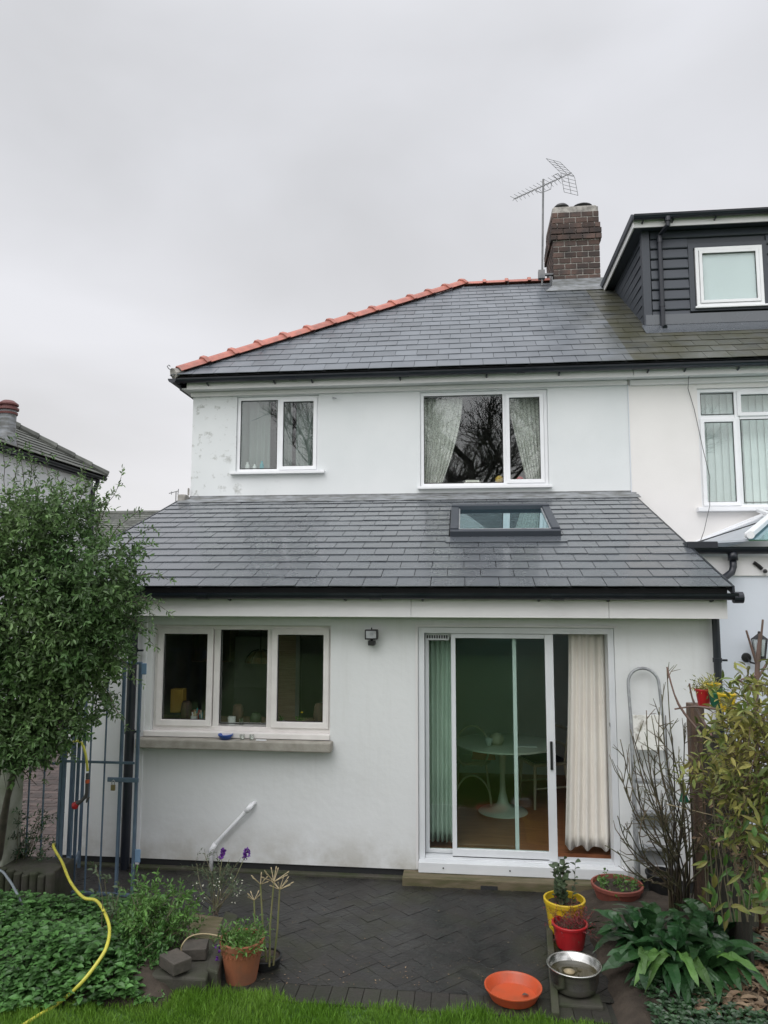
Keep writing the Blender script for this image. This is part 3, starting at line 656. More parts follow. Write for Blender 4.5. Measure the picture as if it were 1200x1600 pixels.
# left fixed pane with vent, centre sliding leaf, rear fixed stile
MB().ring(-.35, .43, .10, 1.93, .032, YW+.085, YW+.115).build('fixed_leaf', 'alu', door, bevel=.003)
MB().box(-.318, .398, YW+.097, YW+.103, .132, 1.898).build('pane', 'glass_green', door)
MB().box(-.345, -.14, YW+.075, YW+.084, 1.87, 1.925).build('vent', 'alu', door)
mb = MB()
for k in range(9): mb.box(-.335+k*.021, -.322+k*.021, YW+.071, YW+.0748, 1.885, 1.912)
mb.build('vent_slots', 'gasket', door)
leaf = MB().ring(-.125, .72, .088, 1.93, .038, YW+.03, YW+.065, wb=.07).build('sliding_leaf', 'alu', door, bevel=.003)
MB().box(.665, .735, YW+.018, YW+.029, .09, 1.93).build('stile', 'alu', leaf, bevel=.003)
MB().box(-.088, .664, YW+.045, YW+.051, .158, 1.892).build('pane', 'glass_green', leaf)
MB().box(.69, .712, YW+.004, YW+.0175, .82, 1.05).build('handle', 'black', leaf, bevel=.004)
MB().box(DW[1]-.056, DW[1]-.053, YW+.0, YW+.03, 1.18, 1.21).build('door_latch', 'bare_alu', door)
MB().box(-.53, 1.22, YW-.17, YW+.0, G-.02, -.012).build('timber_step', 'step', house, bevel=.008)
MB().box(.10, .235, YW-.175, YW-.171, G-.01, G+.028).build('air_brick', 'deck', house)
# rooflight
u0, u1 = -.145, .96; fr = Vector((0,-SLl,1)).normalized(); vd = Vector((0,1,SLl)).normalized()
def rl(mb, ua, ub, va, vb, h0, h1):
    O = Vector((0, EYl, ZEl)); c = O+Vector((1,0,0))*(ua+ub)/2+vd*(va+vb)/2+fr*(h0+h1)/2
    mb.obox(c, (1,0,0), vd, fr, (ub-ua)/2, (vb-va)/2, (h1-h0)/2)
sv0, sv1 = (7.50-EYl)*cs, (8.5-EYl)*cs
mb = MB(); rl(mb, u0, u0+.085, sv0+.06, sv1-.05, -.06, .10); rl(mb, u1-.085, u1, sv0+.06, sv1-.05, -.06, .10); rl(mb, u0, u1, sv0-.01, sv0+.058, -.06, .085); rl(mb, u0, u1, sv1-.048, sv1+.02, -.06, .115)
sk = mb.build('rooflight', 'clad_trim', house, bevel=.008)
mb = MB(); rl(mb, u0+.09, u1-.09, sv0+.063, sv0+.083, .05, .085); rl(mb, u0+.087, u0+.1, sv0+.09, sv1-.06, .05, .08); rl(mb, u1-.1, u1-.087, sv0+.09, sv1-.06, .05, .08); mb.build('glazing_bead', 'bare_alu', sk)
mb = MB(); rl(mb, u0+.086, u1-.086, sv0+.06, sv1-.05, .055, .065); mb.build('pane', 'glass_sky', sk)
mb = MB(); rl(mb, u0-.04, u1+.04, sv0-.20, sv0-.012, .016, .024); mb.build('flashing', 'slate', sk)
# downpipes
def downpipe(par, x, y, z0, z1, r=.034, m='gutter', clips=()):
    mb = MB().tube([(x,y,z1),(x,y,z0)], r, 14)
    for c in clips: mb.tube([(x,y,c),(x,y,c+.035)], r+.006, 14); mb.box(x+r*.5, x+r+.05, y+.0, y+.02, c+.008, c+.024)
    return mb.build('downpipe', m, par, smooth=False)
p = at(202, 1100, 6.3); downpipe(house, p.x+.0, 6.33, G+.0, 2.07, r=.04, clips=(1.05, 1.75))
MB().box(p.x+.06, p.x+.1, YW-.012, YW, G, 2.06).build('cable_trunking', 'upvc', house)
p = at(1122, 1000, 6.3); downpipe(house, p.x, 6.34, .3, 2.07, r=.03, clips=(1.72,))
# white waste pipe
mb = MB(); pts = [at(330,1360,6.35), at(330,1330,6.35), at(333,1322,6.35), at(388,1264,6.35), at(394,1257,6.355), at(399,1254,6.41)]
mb.tube(pts, .017, 12); mb.tube([pts[1]-Vector((0,0,.02)), pts[1]+Vector((0,0,.012)), pts[2].lerp(pts[3],.07)], .0215, 12); mb.tube([pts[2].lerp(pts[3],.93), pts[3], pts[4]], .0215, 12)
mb.build('waste_pipe', 'upvc', house, smooth=True)
q = at(522, 621, 9.38)
MB().tube([q+Vector((-.02,.02,.0)), q+Vector((0,-.03,-.01)), q+Vector((.035,-.035,-.025))], .009, 8).build('overflow_stub', 'bare_alu', house)
# floodlight ------------------------------------------------------------
fp = at(580, 993, 6.3)
fl = thing('floodlight', (fp.x, YW, fp.z), 'black security floodlight with motion sensor on the white wall between window and patio door', 'floodlight')
mb = MB().box(fp.x-.055, fp.x+.055, YW-.11, YW-.045, fp.z-.035, fp.z+.05); mb.build('housing', 'black', fl, bevel=.006)
MB().box(fp.x-.043, fp.x+.043, YW-.1145, YW-.1105, fp.z-.022, fp.z+.038).build('lens', 'bare_alu', fl)
MB().tube([(fp.x,YW-.05,fp.z+.0),(fp.x,YW,fp.z-.03)], .015, 8).tube([(fp.x,YW-.075,fp.z+.05),(fp.x,YW-.075,fp.z+.066)], .006, 6).build('bracket', 'black', fl)
MB().box(fp.x-.03, fp.x+.03, YW-.09, YW-.02, fp.z-.085, fp.z-.045).tube([(fp.x,YW-.07,fp.z-.045),(fp.x,YW-.07,fp.z-.034)], .012, 8).build('sensor', 'black', fl, bevel=.006)
# ---------------------------------------------------------------- interior
IX0, IX1, IY1 = -3.32, 1.78, 11.2
MB().box(IX0, IX1, YW+.262, IY1, G, .08).build('interior_floor', 'infloor', house)
mb = MB().box(IX0, IX1, IY1-.1, IY1, .081, 2.25).box(IX0, IX0+.02, YW+.262, IY1-.101, .081, 2.2).box(IX1-.02, IX1, YW+.262, IY1-.101, .081, 2.2).box(-.62, -.52, YW+.5, 9.0, .081, 2.2)
mb.build('interior_wall', 'indark', house)
MB().box(IX0, IX1, 9.2, IY1, 2.26, 2.3).build('interior_ceiling', 'inwall', house)
# upper rooms
for a, b, dd in ((XL+.29, -1.5, 11.6), (-1.35, XP-.02, 12.0)):
    mb = MB().box(a, b, dd, dd+.05, 3.4, 4.95).box(a, a+.02, YU+.29, dd-.001, 3.4, 4.95).box(b-.02, b, YU+.29, dd-.001, 3.4, 4.95).box(a+.021, b-.021, YU+.29, dd-.001, 3.4, 3.45)
    mb.build('bedroom_wall', 'inwall' if a < -2 else 'indark', house)
def curtain(name, xa, xb, z0, z1, Y, m, label, cat='curtain', folds=9, amp=.025, group=None, hem=.0, nz=18, seed=1):
    """xa(t), xb(t): side edges, t = 0 at the top"""
    r_ = random.Random(seed); mb = MB(); n = folds*8; ph = [r_.uniform(0, 6.28) for _ in range(4)]
    for j in range(nz+1):
        t = j/nz; a, b = xa(t), xb(t)
        for i in range(n+1):
            u = i/n; f = math.sin(u*folds*2*math.pi+ph[0]+.5*math.sin(u*7+ph[1]+t)+t*.3)
            z = z1+(z0-z1)*t+(hem*math.sin(u*folds*1.1*math.pi+ph[2]) if j == nz else 0)
            mb.v.append((a+(b-a)*u+.004*math.cos(u*folds*6.28), Y+amp*(.6+.5*t)*f, z))
    mb.f = [(j*(n+1)+i, j*(n+1)+i+1, (j+1)*(n+1)+i+1, (j+1)*(n+1)+i) for j in range(nz) for i in range(n)]
    o = mb.build(name, m, smooth=True, solid=.003); tag(o, label, cat, group); return o
curtain('curtain', lambda t: .885-.07*t**1.5*(1.25-.25*t) , lambda t: 1.20-.005*t, 0.15, 1.94, 6.60, 'curtain', 'long cream curtain hanging in the open right third of the patio door', folds=5, amp=.022, hem=.02, seed=3)
curtain('curtain', lambda t: -.36, lambda t: -.10-.01*t, .14, 1.91, 6.66, 'curtain_green', 'pale green-grey curtain behind the narrow left pane of the patio door', folds=6, amp=.025, seed=4)
x0, x1, z0, z1 = W2
curtain('lace_curtain', lambda t: x0+.03, lambda t: x0+.55-.30*t**1.6, z0+.02, z1-.04, 9.60, 'lace', 'lace curtain swept to the left in the wide upstairs window', folds=8, amp=.02, seed=5)
curtain('lace_curtain', lambda t: x1-.50+.25*t**1.2, lambda t: x1-.05, z0+.02, z1-.04, 9.60, 'lace', 'lace curtain swept to the right behind the opening sash upstairs', folds=8, amp=.02, seed=6)
x0, x1, z0, z1 = W1
curtain('curtain', lambda t: x0-.02, lambda t: x0+.40, z0-.02, z1, 9.62, 'curtain_grey', 'grey curtain in the left light of the small upstairs window', folds=4, amp=.02, seed=7)
curtain('curtain', lambda t: x0+.47+.03*t, lambda t: x1-.42, z0-.02, z1, 9.64, 'curtain_grey', 'grey curtain spanning the middle of the small upstairs window', folds=3, amp=.02, seed=8)
curtain('curtain', lambda t: x1-.36, lambda t: x1, z0-.02, z1, 9.63, 'curtain_grey', 'grey curtain at the right end of the small upstairs window', folds=4, amp=.02, seed=9)
def bottle(x, y, z, r, h, m, label, cat='bottle', g=None):
    mb = MB().lathe([(.0001,0),(r,0),(r,h*.65),(r*.5,h*.78),(r*.45,h),(.0001,h)], (x,y,z), 12)
    return tag(mb.build('bottle', m, smooth=True), label, cat, g)
MB().box(W1[0], W1[1], YU+.105, YU+.30, W1[2]-.02, W1[2]+.045).build('inner_sill', 'upvc', house)
MB().box(W2[0], W2[1], YU+.105, YU+.30, W2[2]-.02, W2[2]+.045).build('inner_sill', 'upvc', house)
MB().box(LW[0], LW[1], YW+.125, YW+.30, LW[2]-.02, LW[2]+.055).build('inner_sill', 'cream_wood', house)
zb = W1[2]+.045
bottle(-2.90, 9.54, zb, .03, .12, 'jar', 'pale toiletry bottle, leftmost on the small upstairs window sill')
bottle(-2.80, 9.54, zb, .025, .09, 'jar', 'short grey bottle between the pale and teal bottles upstairs')
bottle(-2.70, 9.54, zb, .028, .13, 'teal', 'teal bottle on the small upstairs window sill')
zb = W2[2]+.045
tag(MB().box(.0, .22, 9.53, 9.60, zb, zb+.035).box(.02, .2, 9.535, 9.595, zb+.036, zb+.06).build('book', 'curtain', bevel=.004), 'flat cream book lying on the sill of the wide upstairs window', 'book')
def ball(nm, c, r, m, label, cat):
    mb = MB().lathe([(r*math.sin(math.pi*k/10)+1e-4, -r*math.cos(math.pi*k/10)*1.05) for k in range(11)], c, 16); return tag(mb.build(nm, m, smooth=True), label, cat)
ball('ornament', (.46, 9.56, zb+.06), .055, 'yellowS', 'round yellow ornament beside the mullion of the wide upstairs window', 'ornament')
ball('ornament', (.72, 9.56, zb+.05), .05, 'red', 'round red ornament behind the opening sash of the wide upstairs window', 'ornament')
# kitchen sill and room
zb = LW[2]+.056
def jar(x, r, h, m, label, tools=None, y=6.57):
    t = thing('utensil_pot' if tools else 'jar', (x, y, zb), label, 'pot' if tools else 'jar')
    MB().lathe([(.0001,0),(r,0),(r,h),(r*.88,h),(r*.88,.01),(.0001,.01)], (x,y,zb), 16).build('body', m, t, smooth=False)
    for i in range(tools or 0):
        a = rnd.uniform(0, 6.28); q = Vector((x+math.cos(a)*r*.5, y+math.sin(a)*r*.5, zb+.02)); e = q+Vector((math.cos(a)*.02, 0, h*rnd.uniform(1.0,1.8)))
        MB().tube([q, e], [.004, .006], 6).build('utensil', rnd.choice(['chairw', 'jar', 'teal', 'stalk_dry']), t)
    return t
jar(-2.44, .03, .07, 'jar', 'pale pot of brushes and pencils at the right of the left kitchen light', 7)
jar(-2.36, .03, .06, 'clear', 'glass jar of wooden utensils by the first kitchen mullion', 8)
jar(-2.09, .035, .07, 'jar', 'white mug at the bottom left of the middle kitchen light')
jar(-2.0, .02, .06, 'clear', 'small clear glass beside the white mug in the kitchen window')
def small_plant(x, y, z, label, n, mm='leaf_fresh', pot='jar', r=.03, fl=None, h=.07):
    t = thing('potted_plant', (x,y,z), label, 'potted plant')
    MB().lathe([(.0001,0),(r*.8,0),(r,h*.6),(r*.9,h*.6),(r*.7,.01),(.0001,.01)], (x,y,z), 14).build('pot', pot, t)
    lb = MB(); sprays(lb, None, [(x,y,z+h*.5)]*n, [tuple(rv()+Vector((0,0,1.3))) for _ in range(n)], h, 4, .025, .5); lb.build('leaf', mm, t)
    if fl: MB().lathe([(.0001,-.01),(.012,0),(.0001,.01)], (x+.01,y,z+h*1.7), 8).build('flower', fl, t)
small_plant(-1.63, 6.57, zb, 'tiny plant in a pale pot at left of the right kitchen light', 5)
small_plant(-1.46, 6.57, zb, 'small plant with a yellow flower in the right kitchen light', 6, fl='yellow', pot='terracotta', r=.04)
tag(MB().box(-2.80, -2.68, 6.9, 7.0, 1.14, 1.36).build('storage_box', 'yellowS', bevel=.004), 'yellow box inside the left light of the kitchen window', 'box')
ct = thing('kitchen_cabinet', (-2.2, 7.0, .08), 'dark kitchen worktop cabinet just inside the kitchen window', 'cabinet')
MB().box(-3.2, -1.0, 6.70, 7.25, .081, 1.02).build('carcass', 'indark', ct); MB().box(-3.22, -.98, 6.69, 7.27, 1.021, 1.06).build('worktop', 'reed', ct, bevel=.004)
fr_ = thing('fridge', (-2.45, 8.9, .08), 'tall pale fridge standing at the back of the kitchen, left light', 'fridge')
MB().box(-2.75, -2.25, 8.7, 9.2, .081, 1.75).build('body', 'jar', fr_, bevel=.01); MB().box(-2.745, -2.255, 8.68, 8.699, 1.15, 1.74).build('door', 'jar', fr_, bevel=.004)
cb_ = thing('wall_cupboard', (-3.0, 8.8, 1.5), 'brown wall cupboard hanging deep inside the kitchen beside the fridge', 'cupboard')
MB().box(-3.28, -2.80, 8.7, 9.0, 1.45, 2.15).build('carcass', 'reed', cb_); MB().box(-3.27, -3.05, 8.68, 8.699, 1.46, 2.14).box(-3.03, -2.81, 8.68, 8.699, 1.46, 2.14).build('door', 'post', cb_)
for i_, (xx, hh, mm) in enumerate(((-2.62,.20,'post'),(-2.52,.12,'red_clay'),(-2.12,.18,'post'),(-1.95,.10,'grey_leaf'),(-1.35,.20,'post'),(-1.25,.12,'concrete'))):
    lab = ('brown canister on the kitchen worktop, leftmost', 'red canister next to the brown one on the kitchen worktop', 'brown crock behind the middle kitchen light', 'short pale tin behind the middle kitchen light', 'tall brown jar behind the right kitchen light', 'pale jar at the far right of the kitchen worktop')[i_]
    tag(MB().lathe([(.0001,0),(.05,0),(.055,hh*.5),(.045,hh*.9),(.03,hh),(.0001,hh)], (xx, 6.85, 1.061), 16).build('canister', mm, smooth=True), lab, 'canister')
def reed(x0, x1, Y, z0, z1, label):
    mb = MB(); z = z0
    t = thing('louvre_screen', ((x0+x1)/2, Y, z0), label, 'screen')
    while z < z1: mb.obox(((x0+x1)/2, Y, z), (1,0,0), Vector((0,.5,.86)), Vector((0,-.86,.5)), (x1-x0)/2, .014, .003); z += .022
    mb.build('slats', 'reed', t); MB().box(x0-.04, x0, Y-.02, Y+.02, z0, z1).box(x1, x1+.04, Y-.02, Y+.02, z0, z1).build('frame', 'indark', t)
reed(-2.05, -1.80, 7.9, .5, 1.78, 'brown louvred panel seen through the middle kitchen light')
reed(-1.92, -1.70, 7.4, 1.05, 2.15, 'brown louvred panel seen at left of the right kitchen light')
lp = at(407, 1032, 7.6)
pl = thing('pendant_lamp', (lp.x, 7.6, lp.z), 'leaded glass pendant lampshade hanging behind the middle kitchen light', 'lamp')
MB().lathe([(.03,.11),(.09,.09),(.14,.04),(.165,-.02),(.163,-.02),(.135,.04),(.085,.085),(.03,.105)], lp, 20).build('lamp_shade', 'amber', pl)
mb = MB()
for k in range(10):
    a = 2*math.pi*k/10; mb.tube([lp+Vector((math.cos(a)*r, math.sin(a)*r, z)) for r, z in ((.032,.113),(.093,.093),(.143,.043),(.168,-.018))], .003, 4)
mb.tube([lp+Vector((0,0,.11)), lp+Vector((0,0,.6))], .004, 6); mb.build('leading', 'black', pl)
# dining table
tt = thing('dining_table', (.36, 7.87, .08), 'white round pedestal dining table inside the patio door', 'table')
MB().lathe([(.0001,.66),(.44,.66),(.505,.675),(.505,.69),(.44,.695),(.0001,.695)], (.38,7.75,.08), 48).build('tabletop', 'table', tt, smooth=False)
MB().lathe([(.25,0),(.24,.012),(.14,.03),(.06,.08),(.03,.2),(.026,.35),(.035,.55),(.09,.655),(.0001,.658)], (.36,7.82,.08), 32).build('pedestal', 'table', tt, smooth=True)
def wood_chair(x, y, ang, label, m='chairw'):
    t = thing('dining_chair', (x,y,.08), label, 'chair'); Rm = Matrix.Rotation(ang, 3, 'Z'); o = Vector((x,y,.08))
    P = lambda a, b, c: o+Rm@Vector((a, b, c))
    MB().prism([P(-.2,-.2,.42), P(.2,-.2,.42), P(.18,.2,.42), P(-.18,.2,.42)], (0,0,.03)).build('seat', m, t, bevel=.01)
    MB().prism([P(-.18,-.18,.451), P(.18,-.18,.451), P(.16,.18,.451), P(-.16,.18,.451)], (0,0,.03)).build('cushion', 'chairc', t, bevel=.01)
    for sx in (-1, 1):
        MB().tube([P(.17*sx,-.17,.42), P(.19*sx,-.19,0)], [.017,.012], 8).build('leg', m, t)
        MB().tube([P(.16*sx,.17,.42), P(.18*sx,.23,0)], [.017,.012], 8).build('leg', m, t)
        MB().tube([P(.16*sx,.17,.45), P(.17*sx,.22,.80)], [.014,.011], 8).build('back_post', m, t)
    mb = MB()
    for z, yy in ((.60,.20),(.77,.22)): mb.tube([P(-.165,yy,z), P(0,yy+.03,z), P(.165,yy,z)], .016, 8)
    mb.build('back_rail', m, t)
    MB().tube([P(-.18,-.18,.2), P(-.17,.2,.2)], .009, 6).tube([P(.18,-.18,.2), P(.17,.2,.2)], .009, 6).build('stretcher', m, t)
wood_chair(.80, 8.15, R(-70), 'pale wooden chair at the right side of the round table')
t = thing('bentwood_chair', (.06, 8.1, .08), 'pale bentwood chair with looped back at the left of the round table', 'chair')
c = Vector((.06, 8.1, .08))
MB().lathe([(.0001,.42),(.19,.42),(.2,.44),(.19,.455),(.0001,.455)], c, 24).build('seat', 'chairw', t)
MB().tube([c+Vector((.17*math.cos(a), -.18, .60+.22*math.sin(a))) for a in [R(-60+300*k/20) for k in range(21)]], .011, 8).build('backrest', 'chairw', t)
for sx, sy in ((-1,-1),(1,-1),(1,1),(-1,1)): MB().tube([c+Vector((.14*sx,.14*sy,.42)), c+Vector((.19*sx,.19*sy,0))], .012, 8).build('leg', 'chairw', t)
MB().tube([c+Vector((.19*math.cos(a), -.185, .02+.3*math.sin(a))) for a in [R(5+170*k/16) for k in range(17)]], .009, 8).build('brace', 'chairw', t)
zt = .08+.696
tc_ = thing('teacup', (.22, 7.55, zt), 'pale cup standing on the round dining table', 'cup'); MB().lathe([(.0001,0),(.025,0),(.04,.07),(.036,.07),(.022,.008),(.0001,.008)], (.22,7.55,zt), 16).build('bowl', 'jar', tc_, smooth=True)
tag(MB().box(.5, .68, 7.5, 7.62, zt+.001, zt+.012).build('magazine', 'jar'), 'pale papers lying on the right of the dining table', 'papers')
tp = thing('teapot', (.30, 7.62, zt), 'squat beige pot behind the cup on the dining table', 'pot'); MB().lathe([(.0001,0),(.05,0),(.075,.05),(.06,.09),(.02,.11),(.0001,.12)], (.30,7.62,zt), 18).build('body', 'chairw', tp, smooth=True)
tag(MB().prism([(.05,7.95,.55),(.30,7.95,.55),(.28,7.98,.68),(.07,7.98,.68)], (0,.02,0)).build('cushion', 'orangeS', bevel=.01), 'orange cushion on the seat behind the dining table', 'cushion')
# ---------------------------------------------------------------- aerial
def aerial():
    b0 = at(847, 446, 12.5); t = thing('tv_aerial', (b0.x, 12.5, b0.z), 'grey television aerial with grid reflector on a mast beside the chimney', 'aerial')
    mt = at(849, 285, 12.5); mb = MB().tube([b0, mt+Vector((0,0,.06))], .017, 8); mb.build('mast', 'antenna', t)
    mb = MB().box(b0.x-.04, 1.58, 12.48, 12.54, b0.z+.18, b0.z+.21).box(b0.x-.06, b0.x+.05, 12.46, 12.56, b0.z+.12, b0.z+.27); mb.build('mast_bracket', 'antenna', t)
    a = at(803, 311, 12.3); b = at(893, 270, 12.7); d = (b-a).normalized(); up = Vector((0,0,1)); up = (up-d*up.dot(d)).normalized(); sd = Vector((.88,.47,0))
    boom = MB().tube([a, b], .009, 6).build('boom', 'antenna', t)
    mb = MB(); n = 13
    for i in range(n):
        c = a+(b-a)*(i/(n-1)*.80); s_ = .045+.02*(i/n)
        for sg in (-1, 1): mb.tube([c-sd*s_*1.1+up*s_*sg, c+d*.02, c+sd*s_*1.1+up*s_*sg], .0042, 4)
    mb.build('director', 'antenna', boom)
    MB().tube([a.lerp(b,.36)-up*.02, a.lerp(b,.42)-up*.10, a.lerp(b,.58)-up*.11, a.lerp(b,.64)-up*.02], .006, 6).build('stay', 'antenna', boom)
    MB().tube([a.lerp(b,.75)+up*.0, a.lerp(b,.72)+up*.09, a.lerp(b,.8)+up*.09, a.lerp(b,.82)], .006, 6).build('dipole', 'antenna', boom)
    for sg in (-1, 1):
        r = MB(); o = a.lerp(b, .93); ax = (up*sg*.93+d*-.35*1).normalized() if sg > 0 else (-up*.93-d*.35).normalized()
        hw = .15; hl = .36
        for k in range(6): q = o+ax*hl*(k+.15)/5.2; r.tube([q-sd*hw, q+sd*hw], .0042, 4)
        for k in (-1, 0, 1): r.tube([o+sd*hw*k*.98+ax*.01, o+sd*hw*k*.98+ax*hl], .0045, 4)
        r.build('reflector', 'antenna', t)
aerial()
# ==================================================================== NEIGHBOUR (right)
nb = thing('neighbour_house', (XP, YU, 0), 'cream rendered house joined on the right with charcoal clad dormer', 'house')
NX1 = 7.5
NW = (2.92, 4.55, 3.32, 4.835)
mb = MB(); mb.slab((0, YU-.004, 0), (1,0,0), (0,0,1), (0,-1,0), (XP+.004, NX1), (G, 4.98), .28, [NW]); mb.build('wall', 'nwall', nb)
MB().box(XP-.004, XP+.003, YU-.012, YU-.005, 3.53, 4.9).build('joint_cover', 'nwall2', nb)
MB().box(XP+.02, NX1, 9.35, YU-.006, 4.89, 4.955).build('frieze_board', 'fascia', nb, bevel=.003)
fascia(nb, XP+.035, NX1, 9.2, 4.955, 5.06)
MB().box(XP+.003, NX1, 9.221, YU-.006, 4.962, 4.982).build('soffit', 'soffit', nb)
gutter(nb, XP+.006, NX1, 9.12, 5.073); brackets(nb, [2.28, 2.72, 3.35], 9.2, 5.0)
mb = MB(); mb.add([(XP+.001,EY,zE-.02),(NX1,EY,zE-.02),(NX1,EY+RUN,RZ-.02),(XP+.001,EY+RUN,RZ-.02),(XP+.001,BK,zE-.02),(NX1,BK,zE-.02)], [(0,1,2,3),(4,3,2,5),(0,4,5,1),(1,5,2),(0,3,4)]); mb.build('roof_deck', 'deck', nb)
slates('roof_slates', 'slate_moss', nb, (XP, EY, zE), (1,0,0), (0,1,SL), slope_len, 19, .29, lambda v: .0, lambda v: NX1-XP, seed=13)
# upstairs window with vertical blinds
x0, x1, z0, z1 = NW
xm = at(1155, 700, YU).x; zt_ = at(1100, 652, YU).z
w = window(nb, NW, YU, [(x0+.05, xm-.03, zt_+.04, z1-.06, False), (xm+.01, x1-.04, zt_+.01, z1-.04, True), (x0+.03, xm-.0, z0+.03, zt_-.01, True), (xm+.045, x1-.05, z0+.07, zt_-.03, False)],
       sill=(x0-.07, x1+.07, z0+.004, .09, .05), mull=[(xm+.005, z0+.046, z1-.046)], trans_=[(zt_, x0+.046, xm-.026), (zt_, xm+.036, x1-.046)])
w['label'] = 'four-light white window with vertical blinds'
mbb = thing('vertical_blind', (x0, YU+.25, z1), 'pale vertical blinds behind the cream house upstairs window', 'blind')
x = x0
while x < x1:
    MB().obox((x+.045, YU+.25, (z0+z1)/2), Vector((.98,.2,0)), (0,0,1), Vector((-.2,.98,0)), .047, (z1-z0)/2-.02, .001).build('slat', 'blind', mbb); x += .088
MB().box(x0, x1, YU+.235, YU+.265, z1-.03, z1-.005).build('headrail', 'upvc', mbb)
MB().box(x0-.3, x1+.3, YU+1.4, YU+1.45, z0-.1, z1+.1).build('room_wall', 'inwall', nb)
# dormer
DX0 = 2.53; DY = 10.2; zroof = lambda y: zE+SL*(y-EY)
DZ0, DZ1 = zroof(DY)-.02, 7.33
dm = MB(); Yb = EY+(DZ1-zE)/SL
dm.box(DX0+.03, NX1, DY+.03, DY+.10, DZ0+.03, DZ1); dm.prism([(DX0+.03, DY+.101, zroof(DY+.101)+.01), (DX0+.03, Yb, DZ1-.02), (DX0+.03, DY+.101, DZ1-.0)], (.06, 0, 0))
dormer = dm.build('dormer', 'clad_trim', nb)
# holes for the window: boards are butted round it
DWn = (at(1086,420,DY).x, at(1191,420,DY).x, at(1140,480,DY).z, at(1140,386,DY).z)
mb = MB(); g = .148; z = DZ0+.13; Mg = .09
def board(mb, xa, xb, za, zb_):
    if xb-xa < .03: return
    mb.prism([(xa, DY+.029, za), (xa, DY-.006, za), (xa, DY-.012, za+.012), (xa, DY+.006, zb_-.012), (xa, DY+.018, zb_)], (xb-xa, 0, 0))
while z < DZ1-.02:
    zt2 = min(z+g, DZ1)
    if zt2 <= DWn[2]-.045 or z >= DWn[3]+.07: board(mb, DX0+.10, NX1, z+.003, zt2)
    else:
        board(mb, DX0+.10, DWn[0]-Mg, z+.003, zt2); board(mb, DWn[1]+Mg-.02, NX1, z+.003, zt2)
    z += g
mb.build('cladding', 'clad', dormer)
# cheek boards
mb = MB(); z = DZ0+.13
while z < DZ1-.02:
    zt2 = min(z+g, DZ1); ya = DY+.09; 
    y_lo = EY+(z-zE)/SL; y_hi = EY+(zt2-zE)/SL
    if y_lo > ya+.02: mb.prism([(DX0, ya, z+.003), (DX0, max(ya+.01, y_lo), z+.003), (DX0, y_hi, zt2), (DX0+.018, ya, zt2)], (.028, 0, 0))
    z += g
mb.build('cheek_cladding', 'clad', dormer)
MB().box(DX0-.02, DX0+.085, DY-.025, DY+.028, DZ0+.02, DZ1).build('corner_trim', 'clad_trim', dormer, bevel=.004)
MB().box(DX0-.02, DX0-.001, DY+.03, DY+.08, DZ0+.05, DZ1).build('corner_return', 'clad_trim', dormer)
MB().ring(DWn[0]-Mg+.002, DWn[1]+Mg-.022, DWn[2]-.045, DWn[3]+.067, .07, DY-.018, DY+.028).build('window_trim', 'clad_trim', dormer, bevel=.004)
wx = MB().ring(DWn[0], DWn[1], DWn[2]+.01, DWn[3], .045, DY-.03, DY+.03).build('window', 'upvc', nb, bevel=.004); wx['label'] = 'single square white dormer window with pale blind'
MB().ring(DWn[0]+.05, DWn[1]-.05, DWn[2]+.06, DWn[3]-.05, .04, DY-.042, DY+.02).build('sash', 'upvc', wx, bevel=.004)
MB().ring(DWn[0]+.088, DWn[1]-.088, DWn[2]+.098, DWn[3]-.088, .008, DY-.024, DY-.014).build('gasket', 'gasket', wx)
MB().box(DWn[0]+.09, DWn[1]-.09, DY-.012, DY-.006, DWn[2]+.1, DWn[3]-.09).build('pane', 'glass', wx)
MB().box(DWn[0]+.09, DWn[1]-.09, DY+.004, DY+.02, DWn[2]+.1, DWn[3]-.09).build('blind', 'frost', wx)
MB().box(DWn[0]-.03, DWn[1]+.2, DY-.06, DY-.031, DWn[2]-.015, DWn[2]+.012).build('sill', 'upvc', wx, bevel=.003)
# dormer roof, fascia, gutter, downpipe, apron
OX = DX0-.14; OY = DY-.17; YbB = 12.55
MB().box(OX+.021, NX1, OY+.021, YbB, DZ1+.002, DZ1+.03).build('dormer_soffit', 'clad_trim', dormer)
mb = MB().box(OX+.003, NX1, OY, OY+.02, DZ1-.02, DZ1+.10).prism([(OX, OY, DZ1-.02),(OX, YbB+.02, DZ1-.02),(OX, YbB+.02, DZ1+.09),(OX, OY, DZ1+.10)], (-.02,0,0)); mb.build('dormer_fascia', 'fascia', dormer, bevel=.002)
MB().box(OX-.05, OX-.021, OY-.02, YbB+.02, DZ1+.07, DZ1+.165).build('roof_edge_trim', 'clad_trim', dormer)
MB().box(OX-.019, NX1, OY-.02, YbB+.3, DZ1+.12, DZ1+.16).build('flat_roof', 'lead', dormer)
gutter(dormer, OX-.03, NX1, OY-.06, DZ1+.115, r=.055, name='dormer_gutter'); brackets(dormer, [OX+.1, OX+.5, 3.45, 4.3], OY, DZ1+.03)
px_ = at(1040, 370, OY).x
mb = MB().tube([(px_+.02,OY-.06,DZ1+.07),(px_+.02,OY-.06,DZ1-.03),(px_-.05,DY-.05,DZ1-.10),(px_-.05,DY-.05,DZ0+.03),(px_-.045,DY-.13,DZ0-.01)], .033, 12).tube([(px_-.05,DY-.05,DZ0+.35),(px_-.05,DY-.05,DZ0+.31)], .039, 12).tube([(px_-.05,DY-.05,DZ1-.14),(px_-.05,DY-.05,DZ1-.2)], .039, 12)
mb.tube([(px_+.02,OY-.06,DZ1+.08),(px_+.02,OY-.06,DZ1+.02)], .045, 12); mb.build('dormer_downpipe', 'gutter', dormer)
